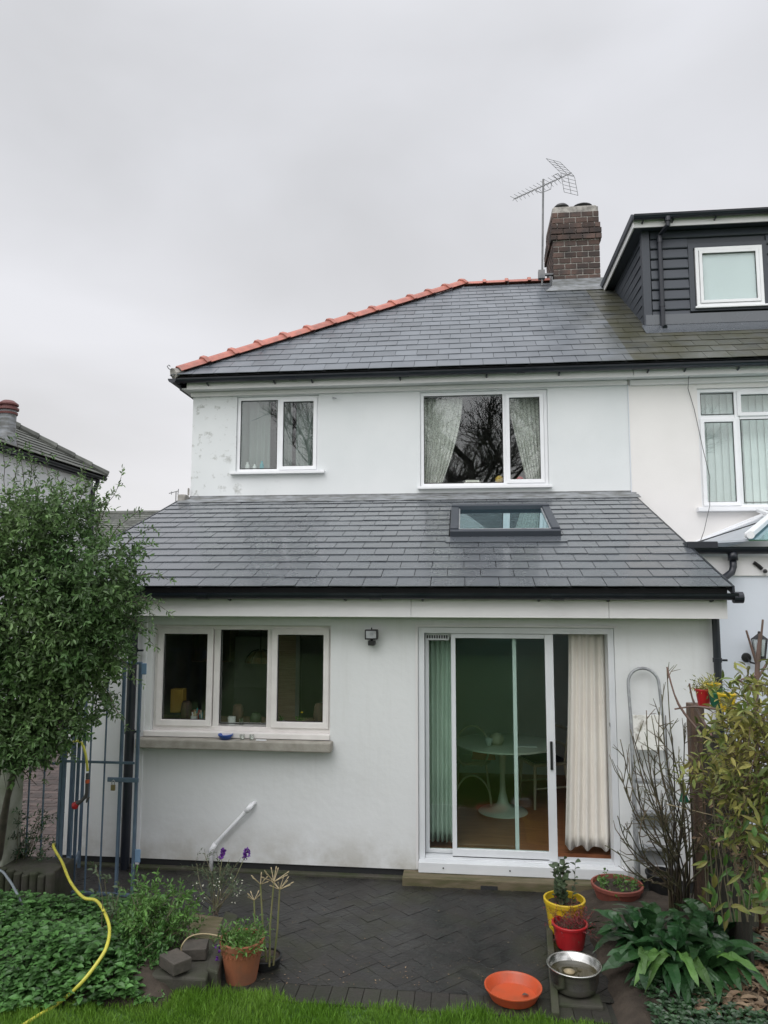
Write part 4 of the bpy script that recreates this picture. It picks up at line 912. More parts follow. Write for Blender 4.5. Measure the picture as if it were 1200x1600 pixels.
mb = MB(); yy0 = DY-.24; mb.prism([(DX0-.06, yy0, zroof(yy0)+.022), (NX1, yy0, zroof(yy0)+.022), (NX1, DY-.014, zroof(DY)+.045), (DX0-.06, DY-.014, zroof(DY)+.045)], (0,0,.006)); mb.prism([(DX0+.0, DY-.028, zroof(DY)+.045), (NX1, DY-.028, zroof(DY)+.045), (NX1, DY-.028, zroof(DY)+.19), (DX0+.0, DY-.028, zroof(DY)+.19)], (0,.004,0))
mb.build('dormer_apron', 'slate', dormer)
for x_, y_ in ((3.46, 9.98), (3.62, 10.0)): MB().lathe([(.0001,0),(.018,.002),(.0001,.01)], (x_, y_, zroof(y_)+.022), 8).build('bird_dropping', 'jar', nb)
# cable hanging down the neighbour's wall
mb = MB().tube([at(*q) for q in ((1082,570,9.18),(1076,590,9.3),(1075,607,9.37),(1085,640,9.37),(1098,700,9.34),(1109,745,9.32),(1109,790,9.28),(1100,830,8.4),(1092,852,7.6))], .004, 5)
tag(mb.build('cable', 'dgrey', smooth=True), 'thin grey cable hanging loosely past the cream house upstairs window', 'cable')
# conservatory / rear extension of the neighbour
cn = thing('conservatory', (2.3, 7.3, 0), 'white neighbouring extension with glazed hipped roof and black gutter, right edge', 'conservatory')
CY = 7.25; cg = at(1085, 862, 7.08).z
MB().box(XP+.022, 6, CY, CY+.2, G, 2.50).build('wall', 'nwall2', cn)
MB().box(XP+.022, 6, CY-.02, CY-.001, 2.44, 2.62).box(XP+.022, XP+.04, CY+.0, 9.39, 2.505, 2.62).build('fascia', 'fascia', cn, bevel=.003)
gutter(cn, XP+.03, 6, CY-.09, 2.70, r=.06)
MB().box(XP-.02, XP+.25, CY-.16, CY-.02, 2.69, 2.755).box(XP-.02, XP+.0, CY-.02, 9.35, 2.66, 2.755).build('box_gutter', 'gutter', cn, bevel=.006)
# roof panels (hip) + bars
pA_, pB_, pC_, pD_, pE_ = Vector((XP+.10, 9.37, 2.60)), Vector((3.62, 9.37, 3.20)), Vector((3.62, 8.9, 3.20)), Vector((2.64, CY-.05, 2.77)), Vector((XP+.10, CY-.05, 2.75))
def bar(a, b, w_, h_, m, nm):
    a = Vector(a); b = Vector(b); d = (b-a).normalized(); s_ = d.cross(Vector((0,0,1))).normalized(); n_ = s_.cross(d)
    return MB().obox((a+b)/2+n_*h_/2, d, s_, n_, (b-a).length/2, w_/2, h_/2).build(nm, m, cn, bevel=.006)
MB().add([pA_, pB_, pC_, pD_, pE_], [(0,1,2),(0,2,3),(0,3,4)]).build('side_roof_panel', 'poly', cn, solid=.02)
MB().add([pD_, (6, CY-.05, 2.77), (6, 8.9, 3.2), pC_], [(0,1,2,3)]).build('front_roof_panel', 'glass_sky', cn, solid=.012)
UP = Vector((0,0,.02))
bar(pD_+UP, pC_+UP, .07, .05, 'upvc', 'hip_bar'); bar(pA_+UP, pB_+UP, .07, .03, 'upvc', 'wall_bar')
bar(pE_.lerp(pA_,.25)+UP, pC_.lerp(pD_,.35)+UP, .02, .012, 'gasket', 'glazing_seal'); bar(pE_.lerp(pA_,.6)+UP, pC_+UP, .035, .02, 'upvc', 'glazing_bar')
MB().lathe([(.0001,-.01),(.036,-.01),(.036,.03),(.0001,.03)], pD_+Vector((0,-.03,.045)), 12, Matrix.Rotation(R(90), 3, 'X')).build('bar_end_cap', 'upvc', cn)
for k in range(1, 4):
    a = pD_+Vector((k*.75, 0, .012)); bar(a, a+Vector((0, 1.7, .43)), .05, .04, 'upvc', 'glazing_bar')
pA = at(1146, 880, CY-.1)
mb = MB().tube([(pA.x,CY-.09,2.66),(pA.x,CY-.09,2.58)], .045, 12).tube([(pA.x,CY-.09,2.60),(pA.x,CY-.09,2.52),(pA.x-.02,CY-.1,2.47),(pA.x-.10,CY-.14,2.42),(pA.x-.16,CY-.2,2.40)], .032, 12); mb.build('downpipe', 'gutter', cn, smooth=True)
p = at(1185, 884, CY-.03); MB().tube([p+Vector((-.04,0,.03)), p, p+Vector((.03,0,-.03))], .018, 6).lathe([(.0001,-.02),(.018,-.015),(.02,0),(.012,.015),(.0001,.02)], p+Vector((.05,-.02,-.05)), 10).build('spotlight', 'black', cn)
# lantern
lq = at(1187, 1005, CY-.12); ln = thing('wall_lantern', lq, 'black coach lantern on the pale wall at the far right', 'lantern')
MB().lathe([(.0001,.11),(.012,.105),(.015,.085),(.06,.05),(.075,.04),(.072,.036),(.0001,.05)], lq, 8).build('roof', 'black', ln)
mb = MB()
for k in range(6):
    a = 2*math.pi*k/6; mb.tube([lq+Vector((math.cos(a)*.07,math.sin(a)*.07,.04)), lq+Vector((math.cos(a)*.045,math.sin(a)*.045,-.12))], .005, 4)
mb.lathe([(.05,-.12),(.05,-.135),(.02,-.15),(.0001,-.16)], lq, 8); mb.build('frame', 'black', ln)
MB().lathe([(.066,.038),(.041,-.12)], lq, 6).build('glass', 'clear', ln)
MB().tube([lq+Vector((0,0,-.155)), lq+Vector((-.02,.02,-.19)), lq+Vector((-.06,.07,-.18)), lq+Vector((-.08,.11,-.14))], .009, 8).lathe([(.0001,0),(.045,0),(.04,.015),(.0001,.02)], lq+Vector((-.08,.12,-.14)), 14, Matrix.Rotation(R(90), 3, 'X')).build('arm', 'black', ln)
# ==================================================================== LEFT NEIGHBOUR & DISTANT HOUSE
ln2 = thing('neighbour_house', (-8.6, 12, 0), 'rough white house with grey tiled roof seen behind the bush on the left', 'house')
LX = -8.62; 
MB().box(-14, LX, 8.0, 16.2, G, 4.86).build('wall', 'fwall', ln2)
LE = (-8.4, 16.42, 4.98)   # eaves corner
slo = .62; run = 3.9
mb = MB(); ex, ey, ez = LE
y0 = 7.6; hx = ex-run
mb.add([(ex,ey,ez),(hx,ey-run,ez+slo*run),(ex,y0,ez),(hx,y0+run,ez+slo*run),(ex-2*run,ey,ez),(ex-2*run,y0,ez)], [(2,0,1,3),(0,4,1),(4,5,3,1),(5,2,3),(0,2,5,4)]); mb.build('roof_deck', 'deck', ln2)
slates('roof_tiles', 'slate_old', ln2, (ex, y0, ez), (0,1,0), (-1,0,slo), run*math.sqrt(1+slo**2), 20, .3, lambda v: v/math.sqrt(1+slo**2), lambda v: ey-y0-v/math.sqrt(1+slo**2), seed=21, lift=.025, th=.012)
mb = MB()
for i in range(14):
    a = Vector((ex,ey,ez+.05)).lerp(Vector((hx,ey-run,ez+slo*run+.05)), i/14); b = Vector((ex,ey,ez+.05)).lerp(Vector((hx,ey-run,ez+slo*run+.05)), (i+.97)/14); mb.tube([a, b], [.11,.09], 8)
mb.build('hip_tiles', 'slate_old', ln2)
MB().box(ex-.14, ex-.12, y0, ey-.1, ez-.12, ez-.01).box(LX, ex-.141, y0, ey-.1, ez-.12, ez-.10).build('eaves_board', 'gutter', ln2)
gutter(ln2, y0, ey, ex-.05, ez-.03, r=.06, ax='y')
MB().tube([(LX+.05, 16.12, G), (LX+.05, 16.12, 4.6), (LX+.12, 16.2, 4.85)], .05, 10).build('downpipe', 'gutter', ln2)
fy = 12.9; fx = ex-.55; fz = ez+slo*.55
# the flue stands low on the slope near the left frame edge
q = at(10, 690, 12.9)
MB().lathe([(.20,-.25),(.17,.1),(.15,.18),(.15,.6),(.13,.62)], (q.x, 12.9, q.z), 20).build('flue_base', 'lead', ln2, smooth=False)
flz = MB().lathe([(.135,.25),(.135,.72),(.12,.72)], (q.x, 12.9, q.z), 20).build('flue', 'upvc', ln2)
MB().lathe([(.17,.52),(.175,.56),(.14,.57),(.14,.6),(.19,.61),(.19,.65),(.14,.66),(.14,.69),(.18,.70),(.18,.73),(.1,.79),(.0001,.81)], (q.x, 12.9, q.z), 20).build('cowl', mat('maroon_cowl', (.13,.045,.04), rough=.5), flz)
dh = thing('distant_house', (-15, 34, 0), 'low grey tiled roof of the house across the street beyond the alley', 'house')
MB().box(-24, -10.5, 33.3, 41, G, 3.8).build('wall', 'fwall', dh)
mb = MB(); mb.prism([(-24.5, 32.6, 3.55), (-24.5, 37, 5.9+.5), (-24.5, 41.5, 3.55)], (14.5, 0, 0)); mb.build('roof_deck', 'deck', dh)
dsl = (6.4-3.55)/4.4
slates('roof_tiles', 'slate_old', dh, (-24.5, 32.6, 3.57), (1,0,0), (0,1,dsl), 4.4*math.sqrt(1+dsl**2), 22, .33, lambda v: 0, lambda v: 14.5, seed=31, lift=.03, th=.015)
MB().tube([(-24.5, 37, 6.44), (-10, 37, 6.44)], .12, 8).build('ridge_tiles', 'slate_old', dh)
q = at(275, 781, 33.5); q2 = at(275, 768, 33.5)
ta = thing('tv_aerial', q, 'tiny far aerial rising beyond the left end of the extension roof', 'aerial')
MB().tube([q-Vector((0,0,1.8)), q2], .025, 5).build('mast', 'antenna', ta); MB().tube([at(264,771,33.5), at(279,767,33.5)], .02, 5).tube([at(279,764,33.5), at(278,773,33.5)], .02, 5).tube([at(268,768,33.5), at(268,773,33.5)], .015, 5).build('boom', 'antenna', ta)
# ==================================================================== YARD OBJECTS
# gate leaves -----------------------------------------------------------
GY = 5.78
def gate_leaf(name, label, x0, x1, bars, z0, z1, rail, cat='gate', Yp=GY, extra=None, low=True):
    t = thing(name, ((x0+x1)/2, Yp, G), label, cat, 'blue-grey steel gate panels')
    mb = MB(); mb.box(x0-.012, x0+.012, Yp-.012, Yp+.012, z0, z1); mb.box(x1-.012, x1+.012, Yp-.012, Yp+.012, z0, z1); mb.box(x0+.013, x1-.013, Yp-.013, Yp+.013, z1-.02, z1)
    if low: mb.box(x0+.013, x1-.013, Yp-.013, Yp+.013, z0, z0+.022)
    mb.build('frame', 'bluesteel', t, bevel=.003)
    MB().box(x0+.0125, x1-.0125, Yp-.02, Yp-.0125, rail-.010, rail+.010).build('rail', 'bluesteel', t, bevel=.002)
    for b in bars: MB().tube([(b, Yp, z0+.0), (b, Yp, z1-.021)], .0075, 8).build('bar', 'bluesteel', t)
    return t
gx = lambda px_: at(px_, 1280, GY).x
zr = at(190, 1191, GY).z
g1 = gate_leaf('metal_gate', 'blue-grey barred gate leaf with lock bar in front of the white wall', gx(97), gx(211), [gx(x) for x in (113, 137, 160, 187)], G+.0, 1.72, zr)
bz = at(190, 1217, GY).z; MB().box(gx(168), gx(217), GY-.034, GY-.022, bz-.018, bz+.018).build('lock_bar', 'bluesteel', g1, bevel=.004)
MB().box(gx(186)-.009, gx(186)+.009, GY-.0195, GY-.0135, G+.04, 1.69).build('lock_stile', 'bluesteel', g1)
for zc, hh, ww, xc in ((at(225,1045,GY).z, .045, .028, at(224,1045,GY).x), (at(213,1337,GY).z, .05, .03, at(214,1337,GY).x)):
    MB().box(xc-ww, xc+ww, GY-.006, GY+.004, zc-hh, zc+hh).build('hinge_plate', mat('pale_blue_plate', (.16,.26,.38), rough=.5), g1, bevel=.012)
pk = at(177, 1222, GY-.04); pd = thing('padlock', pk, 'small brass padlock hanging from the gate lock bar', 'padlock')
MB().tube([pk+Vector((-.011,0,-.02)), pk+Vector((-.011,0,.006)), pk+Vector((0,0,.016)), pk+Vector((.011,0,.006)), pk+Vector((.011,0,-.02))], .004, 6).build('shackle', 'bare_alu', pd)
MB().box(pk.x-.017, pk.x+.017, pk.y-.009, pk.y+.009, pk.z-.065, pk.z-.02).build('body', 'brass', pd, bevel=.004)
g2 = gate_leaf('metal_gate', 'blue-grey barred gate leaf across the paved alley at far left', gx(28), gx(92), [gx(x) for x in (43, 66)], G+.02, 1.55, zr-.02, low=True)
# third leaf, folded back and seen nearly edge-on
t = thing('metal_gate', at(115, 1350, 6.0), 'blue-grey gate leaf folded back, seen edge-on with thick flat bars', 'gate', 'blue-grey steel gate panels')
for x_, Yp, yb in ((106, 6.15, 1342), (115, 5.95, 1362), (124, 6.25, 1336)):
    q = at(x_, yb, Yp); MB().box(q.x-.014, q.x+.014, Yp-.006, Yp+.006, G+.02, 1.62).build('bar', 'bluesteel', t, bevel=.003)
a_, b_ = at(106,1342,6.16), at(124,1336,6.26); MB().tube([(a_.x,6.16,.06),(at(115,1350,5.97).x,5.97,.05)], .012, 6).tube([(at(115,1350,5.97).x,5.97,.05),(b_.x,6.25,.07)], .012, 6).build('rail', 'bluesteel', t)
MB().tube([(a_.x,6.15,1.6),(at(115,1350,5.97).x,5.96,1.6)], .012, 6).tube([(at(115,1350,5.97).x,5.96,1.6),(b_.x,6.25,1.6)], .012, 6).build('top_rail', 'bluesteel', t)
# concrete gate post
q = at(5, 1300, 5.6)
pp = MB(); pp.box(q.x-.18, q.x+.04, 5.55, 5.78, G-.02, 1.25); tag(pp.build('gate_post', 'pillar', bevel=.012), 'square lichen-stained white concrete post at the left edge under the bush', 'post')
# yellow hose with spray gun ---------------------------------------------
def smooth_pts(P, n=6):
    P = [Vector(p) for p in P]; out = []
    for i in range(len(P)-1):
        a = P[max(i-1,0)]; b = P[i]; c = P[i+1]; d = P[min(i+2,len(P)-1)]
        for k in range(n):
            t = k/n; out.append(.5*((2*b)+(-a+c)*t+(2*a-5*b+4*c-d)*t*t+(-a+3*b-3*c+d)*t**3))
    return out+[P[-1]]
hs = thing('garden_hose', at(137,1180,5.7), 'yellow garden hose with red spray gun, looped over the gate and trailing to lawn', 'hose')
lowp = [gp(*q, z) for q, z in (((88,1315),.32),((83,1320),.30),((88,1332),.26),((97,1347),.2),((110,1378),.16),((130,1402),.17),((150,1407),.19),((163,1425),.21),((171,1450),.22),((167,1478),.20),((153,1503),.15),((125,1538),.06),((90,1568),-.04),((55,1590),-.035),((20,1612),-.03),((-40,1650),-.02))]
up1 = [at(92,1300,6.05), at(93,1255,6.2), at(98,1205,6.2), at(108,1168,5.95), at(118,1158,5.73), at(128,1162,5.73), at(134,1180,5.73), at(137,1205,5.73)]
full = lowp[::-1][:-1]+[at(90,1318,5.9)]+up1
MB().tube(smooth_pts(full), .0105, 8).build('hose_pipe', 'hose', hs, smooth=True)
e = at(137,1208,5.73); MB().tube([e, e-Vector((0,0,.045))], .014, 10).tube([e-Vector((0,0,.075)), e-Vector((0,0,.15)), e-Vector((.01,0,.19))], [.015,.014,.016], 10).build('connector', 'dgrey', hs)
MB().tube([e-Vector((0,0,.05)), e-Vector((0,0,.075))], .017, 10).build('coupling', 'orange', hs)
MB().tube([e-Vector((.01,0,.18)), e-Vector((.035,.01,.21)), e-Vector((.075,.01,.235))], [.014,.014,.02], 10).tube([e-Vector((-.02,0,.185)), e-Vector((-.005,0,.205)), e-Vector((.0,0,.225))], [.008,.01,.006], 8).build('handle', 'dgrey', hs)
MB().tube([e-Vector((.07,.01,.23)), e-Vector((.09,.01,.25)), e-Vector((.10,.01,.255))], [.022,.03,.026], 12).build('nozzle', 'red', hs)
tag(MB().tube(smooth_pts([gp(-60,1350,.2), gp(-5,1358,.22), gp(12,1372,.2), gp(27,1397,.16), gp(35,1415,.1)]), .009, 8).build('garden_hose', 'hose_grey', smooth=True), 'thin grey hose curving out of the plants at the left edge', 'hose')
# timber log roll at left of bed
t = thing('log_edging', gp(80, 1400, G), 'dark upright timber edging block at the left rear of the flower bed', 'edging')
mb = MB(); a = Vector((-3.75, 5.48, 0)); b = Vector((-3.08, 5.42, 0))
for i in range(11):
    c = a.lerp(b, i/10); mb.tube([(c.x, c.y, G-.02), (c.x, c.y, .20+rnd.uniform(-.02,.02))], .034, 8)
mb.box(-3.72, -3.1, 5.46, 5.8, G, .185); mb.build('logs', 'stone', t, bevel=.01)
# stones
def rock(name, poly, z0, z1, m, label, cat, ang=0):
    mb = MB().prism([(x, y, z0) for x, y in poly], (0, 0, z1-z0)); return tag(mb.build(name, m, bevel=.012), label, cat)
c0 = [gp(*q, .03) for q in ((232,1525),(322,1530),(340,1480),(318,1450),(262,1490))]
rock('stone_slab', [(p.x, p.y) for p in c0], G-.02, .03, 'stone', 'mossy stone slab at the corner of the lawn and flower bed', 'stone')
c0 = [gp(*q, .06) for q in ((322,1508),(340,1515),(372,1425),(352,1418))]
rock('kerb_stone', [(p.x, p.y) for p in c0], G-.02, .045, 'stone', 'dark kerb stone running back between bed and patio beside the terracotta pot', 'stone')
c0 = [gp(*q, .06) for q in ((268,1455),(350,1462),(362,1428),(300,1420))]
rock('paving_slab', [(p.x, p.y) for p in c0], G, .035, 'step', 'brownish flat slab at the back corner of the flower bed', 'slab')
def brick(px_, py_, z, ang, s_, label, tilt=0.):
    c = gp(px_, py_, z); t = MB(); Rz = Matrix.Rotation(R(ang), 3, 'Z')@Matrix.Rotation(R(tilt), 3, 'X')
    t.obox(c, Rz@Vector((1,0,0)), Rz@Vector((0,1,0)), Rz@Vector((0,0,1)), s_[0], s_[1], s_[2])
    return tag(t.build('brick', 'brickgrey', bevel=.006), label, 'brick', 'loose bricks on the bed corner')
brick(274, 1503, .085, -38, (.085,.06,.035), 'loose grey brick on the mossy slab nearest the lawn')
brick(305, 1484, .075, 12, (.075,.06,.035), 'loose brown brick beside the kerb stone, farther from the lawn', 4)
mb = MB().tube(smooth_pts([gp(284,1492,.08), gp(284,1478,.14), gp(296,1464,.19), gp(318,1459,.21), gp(345,1463,.2)]), .0045, 6)
tag(mb.build('dry_stalk', 'stalk_dry', smooth=True), 'arched pale dry stalk bending from the bricks to the terracotta pot', 'stalk')
# pots -------------------------------------------------------------------
def pot(name, c, r, h, m, label, cat='pot', rb=.72, rim=.02, soil=True, lip=.006, sd=32):
    t = thing(name, c, label, cat)
    pr = [(.0001,0),(r*rb,0),(r*.95,h-rim),(r*1.0,h-rim),(r*1.02,h-.004),(r,h),(r-lip*2,h),(r-lip*2.2,h-rim),(r*rb-lip,.012),(.0001,.012)]
    MB().lathe(pr, c, sd).build('pot', m, t, bevel=.0015, smooth=False)
    if soil: MB().lathe([(r*.9,h*.80),(.0001,h*.84)], c, 24).build('soil', 'soil', t)
    return t
c = gp(377, 1530, G); tp_ = pot('flower_pot', c, .135, .24, 'terracotta', 'terracotta pot of green flowering plants at the lawn edge', 'flower pot', rb=.68, rim=.035)
mb = MB()
for k in range(26):
    a = 2*math.pi*k/26; mb.tube([c+Vector((math.cos(a+s_*.1)*.1235, math.sin(a+s_*.1)*.1235, .185-abs(s_)*.022)) for s_ in (-1,0,1)], .0025, 4)
mb.build('swag_relief', 'terracotta', tp_)
lb, tb = MB(), MB(); sprays(lb, tb, [c+Vector((rnd.uniform(-.1,.1), rnd.uniform(-.1,.1), .20)) for _ in range(130)], [tuple(rv()*.8+Vector((0,0,.9))) for _ in range(130)], .12, 8, .032, .42, .0015)
lb.build('foliage', 'leaf_fresh', tp_); tb.build('stem', 'stalk', tp_)
mb = MB(); 
for k in range(5):
    p = c+Vector((rnd.uniform(-.03,.03)-.115+.0*k, rnd.uniform(-.1,-.04), .23-.02*k)); leaves(mb, [tuple(p)]*5, unit(5), unit(5), .02, .016)
mb.build('flower', 'purple', tp_)
# black pot with agapanthus seed heads
c = gp(412, 1510, G); tb_ = pot('flower_pot', c+Vector((0,.02,0)), .11, .06, 'blackp', 'low black pot of tall seed-headed stalks behind the terracotta pot', 'flower pot', rb=.85, rim=.01)
def seedhead(b, t_, n, r_):
    mb = MB(); mid = b.lerp(t_, .5)+rv(.01); mb.tube([b, mid, t_], [.0065,.006,.005], 6); mb.build('stalk', 'stalk', tb_)
    mb = MB(); pods = MB()
    for k in range(n):
        a = 2*math.pi*k/n+rnd.random(); d = Vector((math.cos(a), math.sin(a)*.8, rnd.uniform(.35,1.1))).normalized()
        e = t_+d*r_*rnd.uniform(.8,1.2); mb.tube([t_, e], [.003,.0022], 4); mb.tube([e, e+d*.016], [.0045,.003], 5)
    mb.build('seed_head', 'stalk_dry', tb_); 
for (bx, by, txx, tyy, Yt, n, r_) in ((417,1508,407,1382,4.74,7,.06),(421,1510,428,1378,4.72,11,.08),(427,1508,437,1390,4.70,9,.065),(402,1500,397,1407,4.86,6,.055)):
    seedhead(gp(bx, by, G+.04), at(txx, tyy, Yt), n, r_)
mb = MB(); leaves(mb, [tuple(c+Vector((rnd.uniform(-.07,.07),-.02,.05))) for _ in range(6)], [(0.3,-.2,.3)]*6, [(0,0,1)]*6, .07, .02, ST_M); mb.build('leaf', 'leaf_fresh', tb_)
# yellow pot, red pot, bowl, saucer, wide terracotta bowl pot, black pot
cy_ = gp(883, 1440, .02); cy_.z = .02
c = gp(883, 1455, G+.02); ty = pot('flower_pot', c, .142, .22, 'yellow', 'bright yellow plastic pot with a leafy stem, behind the red pot', 'flower pot', rb=.74, rim=.03)
lb, tb = MB(), MB()
for k in range(9):
    b = c+Vector((rnd.uniform(-.05,.05), rnd.uniform(-.05,.05), .18)); sprays(lb, tb, [b], [(rnd.uniform(-.12,.12), rnd.uniform(-.1,.1), 1)], .26, 13, .05, .8, .003, st=ST_M, droopdir=0)
lb.build('foliage', 'grey_leaf', ty); tb.build('stem', 'cane', ty)
c = gp(891, 1478, G+.02); tr_ = pot('flower_pot', c, .118, .15, 'red', 'red plastic pot of crimson heather in front of the yellow pot', 'flower pot', rb=.75, rim=.02)
lb, tb = MB(), MB(); sprays(lb, tb, [c+Vector((rnd.uniform(-.09,.09), rnd.uniform(-.09,.09), .12)) for _ in range(110)], [tuple(rv()*.9+Vector((0,0,.8))) for _ in range(110)], .13, 12, .017, .3, .0015)
lb.build('foliage', 'heather', tr_); tb.build('stem', 'dead', tr_)
lb = MB(); sprays(lb, None, [c+Vector((rnd.uniform(-.1,.1), rnd.uniform(-.1,.1), .12)) for _ in range(14)], [tuple(rv()+Vector((0,0,.5))) for _ in range(14)], .12, 7, .022, .35); lb.build('leaf', 'grey_leaf', tr_)
c = gp(898, 1546, G+.02); bw = thing('steel_bowl', c, 'stainless steel bowl of murky water on the kerb by the fern', 'bowl')
r = .158; MB().lathe([(.0001,.004),(.10,.004),(.128,.02),(.14,.06),(.146,.132),(.16,.138),(.162,.143),(.158,.146),(.145,.141),(.136,.06),(.12,.026),(.0001,.012)], c, 48).build('bowl', 'steel', bw, smooth=True)
tag(MB().lathe([(.137,.100),(.0001,.101)], c, 32).build('water', 'water'), 'murky rainwater filling the steel bowl', 'water')
mb = MB(); mb.lathe([(.0001,-.012),(.03,-.004),(.034,.004),(.0001,.014)], c+Vector((-.03,-.01,.103)), 12); tag(mb.build('pebble', 'stalk_dry', smooth=True), 'pale pebble lying in the steel bowl', 'stone')
c = gp(802, 1557, G+.006); r = .168; sc_ = thing('plant_saucer', c, 'round orange plastic saucer on the patio edge beside the lawn', 'saucer')
MB().lathe([(.0001,.0),(r*.8,.0),(r*.97,.052),(r*1.0,.056),(r,.062),(r*.96,.062),(r*.92,.054),(r*.77,.010),(.0001,.010)], c, 48).build('saucer', 'orange', sc_, smooth=False)
mb = MB(); leaves(mb, [tuple(c+Vector((.05,-.02,.02)))], [(1,.4,0)], [(0,0,1)], .045, .025, ST_M); tag(mb.build('fallen_leaf', 'dead'), 'small brown leaf lying in the orange saucer', 'leaf')
c = gp(965, 1412, G+.02); tw = pot('flower_pot', c, .19, .15, 'red_clay', 'wide shallow terracotta pot by the patio door step', 'flower pot', rb=.72, rim=.03)
lb, tb = MB(), MB(); sprays(lb, tb, [c+Vector((rnd.uniform(-.14,.14), rnd.uniform(-.14,.1), .12)) for _ in range(34)], [tuple(rv()+Vector((0,0,1))) for _ in range(34)], .09, 5, .035, .6, .002)
lb.build('foliage', 'leaf_fresh', tw); tb.build('stem', 'cane', tw)
c = gp(1035, 1405, G+.02); pot('flower_pot', c, .12, .20, 'blackp', 'black plastic pot under the bare shrub beside the ladder', 'flower pot')
# kerb edging along right bed
es = MB(); a = gp(858, 1440, 0); b = gp(868, 1572, 0)
ed = thing('kerb_edging', gp(865,1500,G), 'weathered concrete kerb edging between patio and shrub bed', 'kerb')
for i in range(3):
    p = a.lerp(b, i/3); q = a.lerp(b, (i+.985)/3); dd = (q-p).normalized(); sd_ = dd.cross(Vector((0,0,1)))
    MB().obox(((p.x+q.x)/2, (p.y+q.y)/2, G+.0), dd, sd_, (0,0,1), (q-p).length/2, .022, .045).build('kerb_block', 'moss', ed, bevel=.006)
p = gp(905, 1568, G)
MB().box(p.x-.13, p.x+.13, p.y-.06, p.y+.09, G-.03, G+.02).build('kerb_block', 'stone', ed, bevel=.01)
# blue bowl, glasses on the sill ------------------------------------------
c = Vector((at(352,1152,6.33).x, 6.335, 1.019)); tag(MB().lathe([(.0001,0),(.04,0),(.062,.035),(.066,.045),(.060,.045),(.038,.006),(.0001,.006)], c, 28).build('bowl', 'bluebox', smooth=True), 'small bright blue bowl on the concrete kitchen sill', 'bowl')
for px_, lb_ in ((378, 'clear glass jar beside the blue bowl on the sill'), (393, 'clear glass jar farther right from the blue bowl, by the white strip')):
    c = Vector((at(px_,1155,6.33).x, 6.335, 1.019)); tag(MB().lathe([(.0001,0),(.022,0),(.024,.04),(.020,.045),(.018,.04),(.018,.004),(.0001,.004)], c, 16).build('glass_jar', 'clear', smooth=True), lb_, 'jar')
tag(MB().box(at(400,1158,6.31).x, at(416,1158,6.31).x, 6.305, 6.32, 1.019, 1.028).build('strip', 'upvc', bevel=.002), 'short white plastic strip lying on the concrete sill', 'strip')
# step ladder --------------------------------------------------------------
def ladder():
    f = lambda x_, y_, Yp: at(x_, y_, Yp)
    t = thing('stepladder', gp(1015, 1375, G), 'folded aluminium stepladder leaning on the white wall right of the patio door', 'ladder')
    def PZ(u, z): # u -1..1 ; ladder leans: foot Y 6.15 top 6.36
        zt3 = 1.66; k = (z-G)/(zt3-G); w = .155+(.118-.155)*k; return Vector((1.445+ .02*(1-k)+u*w, 6.10+.24*k, z))
    arc = [PZ(-1, G), PZ(-1, .5), PZ(-1, 1.3)]+[Vector((1.442+.122*math.cos(a), 6.10+.24*((1.54+.125*math.sin(a))-G)/(1.66-G), 1.54+.125*math.sin(a))) for a in [R(180-180*k/12) for k in range(13)]]+[PZ(1, 1.3), PZ(1, .5), PZ(1, G)]
    MB().tube(arc, .0125, 8).build('front_frame', 'bare_alu', t, smooth=True)
    for sx in (-1, 1): MB().tube([PZ(sx*.96, 1.2)+Vector((0,.035,0)), PZ(sx*1.05, G)+Vector((0,.10,0))], .010, 8).build('rear_leg', 'bare_alu', t)
    z_ = [at(1010, y, 6.2).z for y in (1222, 1270, 1322)]
    for z in z_:
        a, b = PZ(-1, z), PZ(1, z); MB().box(a.x+.012, b.x-.012, a.y-.03, a.y+.055, z-.012, z+.012).build('tread', 'bare_alu', t, bevel=.003)
    a, b = PZ(-1, 1.15), PZ(1, 1.15); za, zb2 = at(1010,1174,6.2).z, at(1010,1120,6.2).z
    MB().prism([(a.x+.014, a.y-.022, za), (b.x-.012, a.y-.022, za), (b.x-.016, a.y+.012, zb2), (a.x+.016, a.y+.012, zb2)], (0,.012,0)).build('platform', 'paint_board', t, bevel=.002)
    for z in z_[1:]: a, b = PZ(-1, z-.12), PZ(1, z-.12); MB().box(a.x+.012, b.x-.012, a.y+.07, a.y+.078, z-.14, z-.02).build('brace', 'bare_alu', t)
ladder()
# fence on the party line ----------------------------------------------------
fx_ = 1.80
fe = thing('fence', (fx_, 5.5, G), 'weathered wooden panel fence with square end post, half hidden by the yellow-leaved shrub', 'fence')
q = at(1088, 1200, 5.7)
MB().box(q.x-.05, q.x+.05, 5.62, 5.72, G-.05, at(1088,1098,5.7).z).build('post', 'post', fe, bevel=.006)
mb = MB(); y = 4.85
while y < 5.6:
    mb.box(q.x+.02, q.x+.035+rnd.uniform(0,.004), y, y+.122, G-.03, 1.30+rnd.uniform(-.006,.006)); y += .125
mb.build('boards', 'fence', fe, bevel=.003)
MB().box(q.x+.036, q.x+.075, 4.85, 5.61, .3, .36).box(q.x+.036, q.x+.075, 4.85, 5.61, 1.05, 1.11).build('rail', 'fence', fe)
MB().box(q.x+.0, q.x+.06, 4.85, 5.61, 1.315, 1.345).build('capping', 'fence', fe, bevel=.004)
FX = q.x
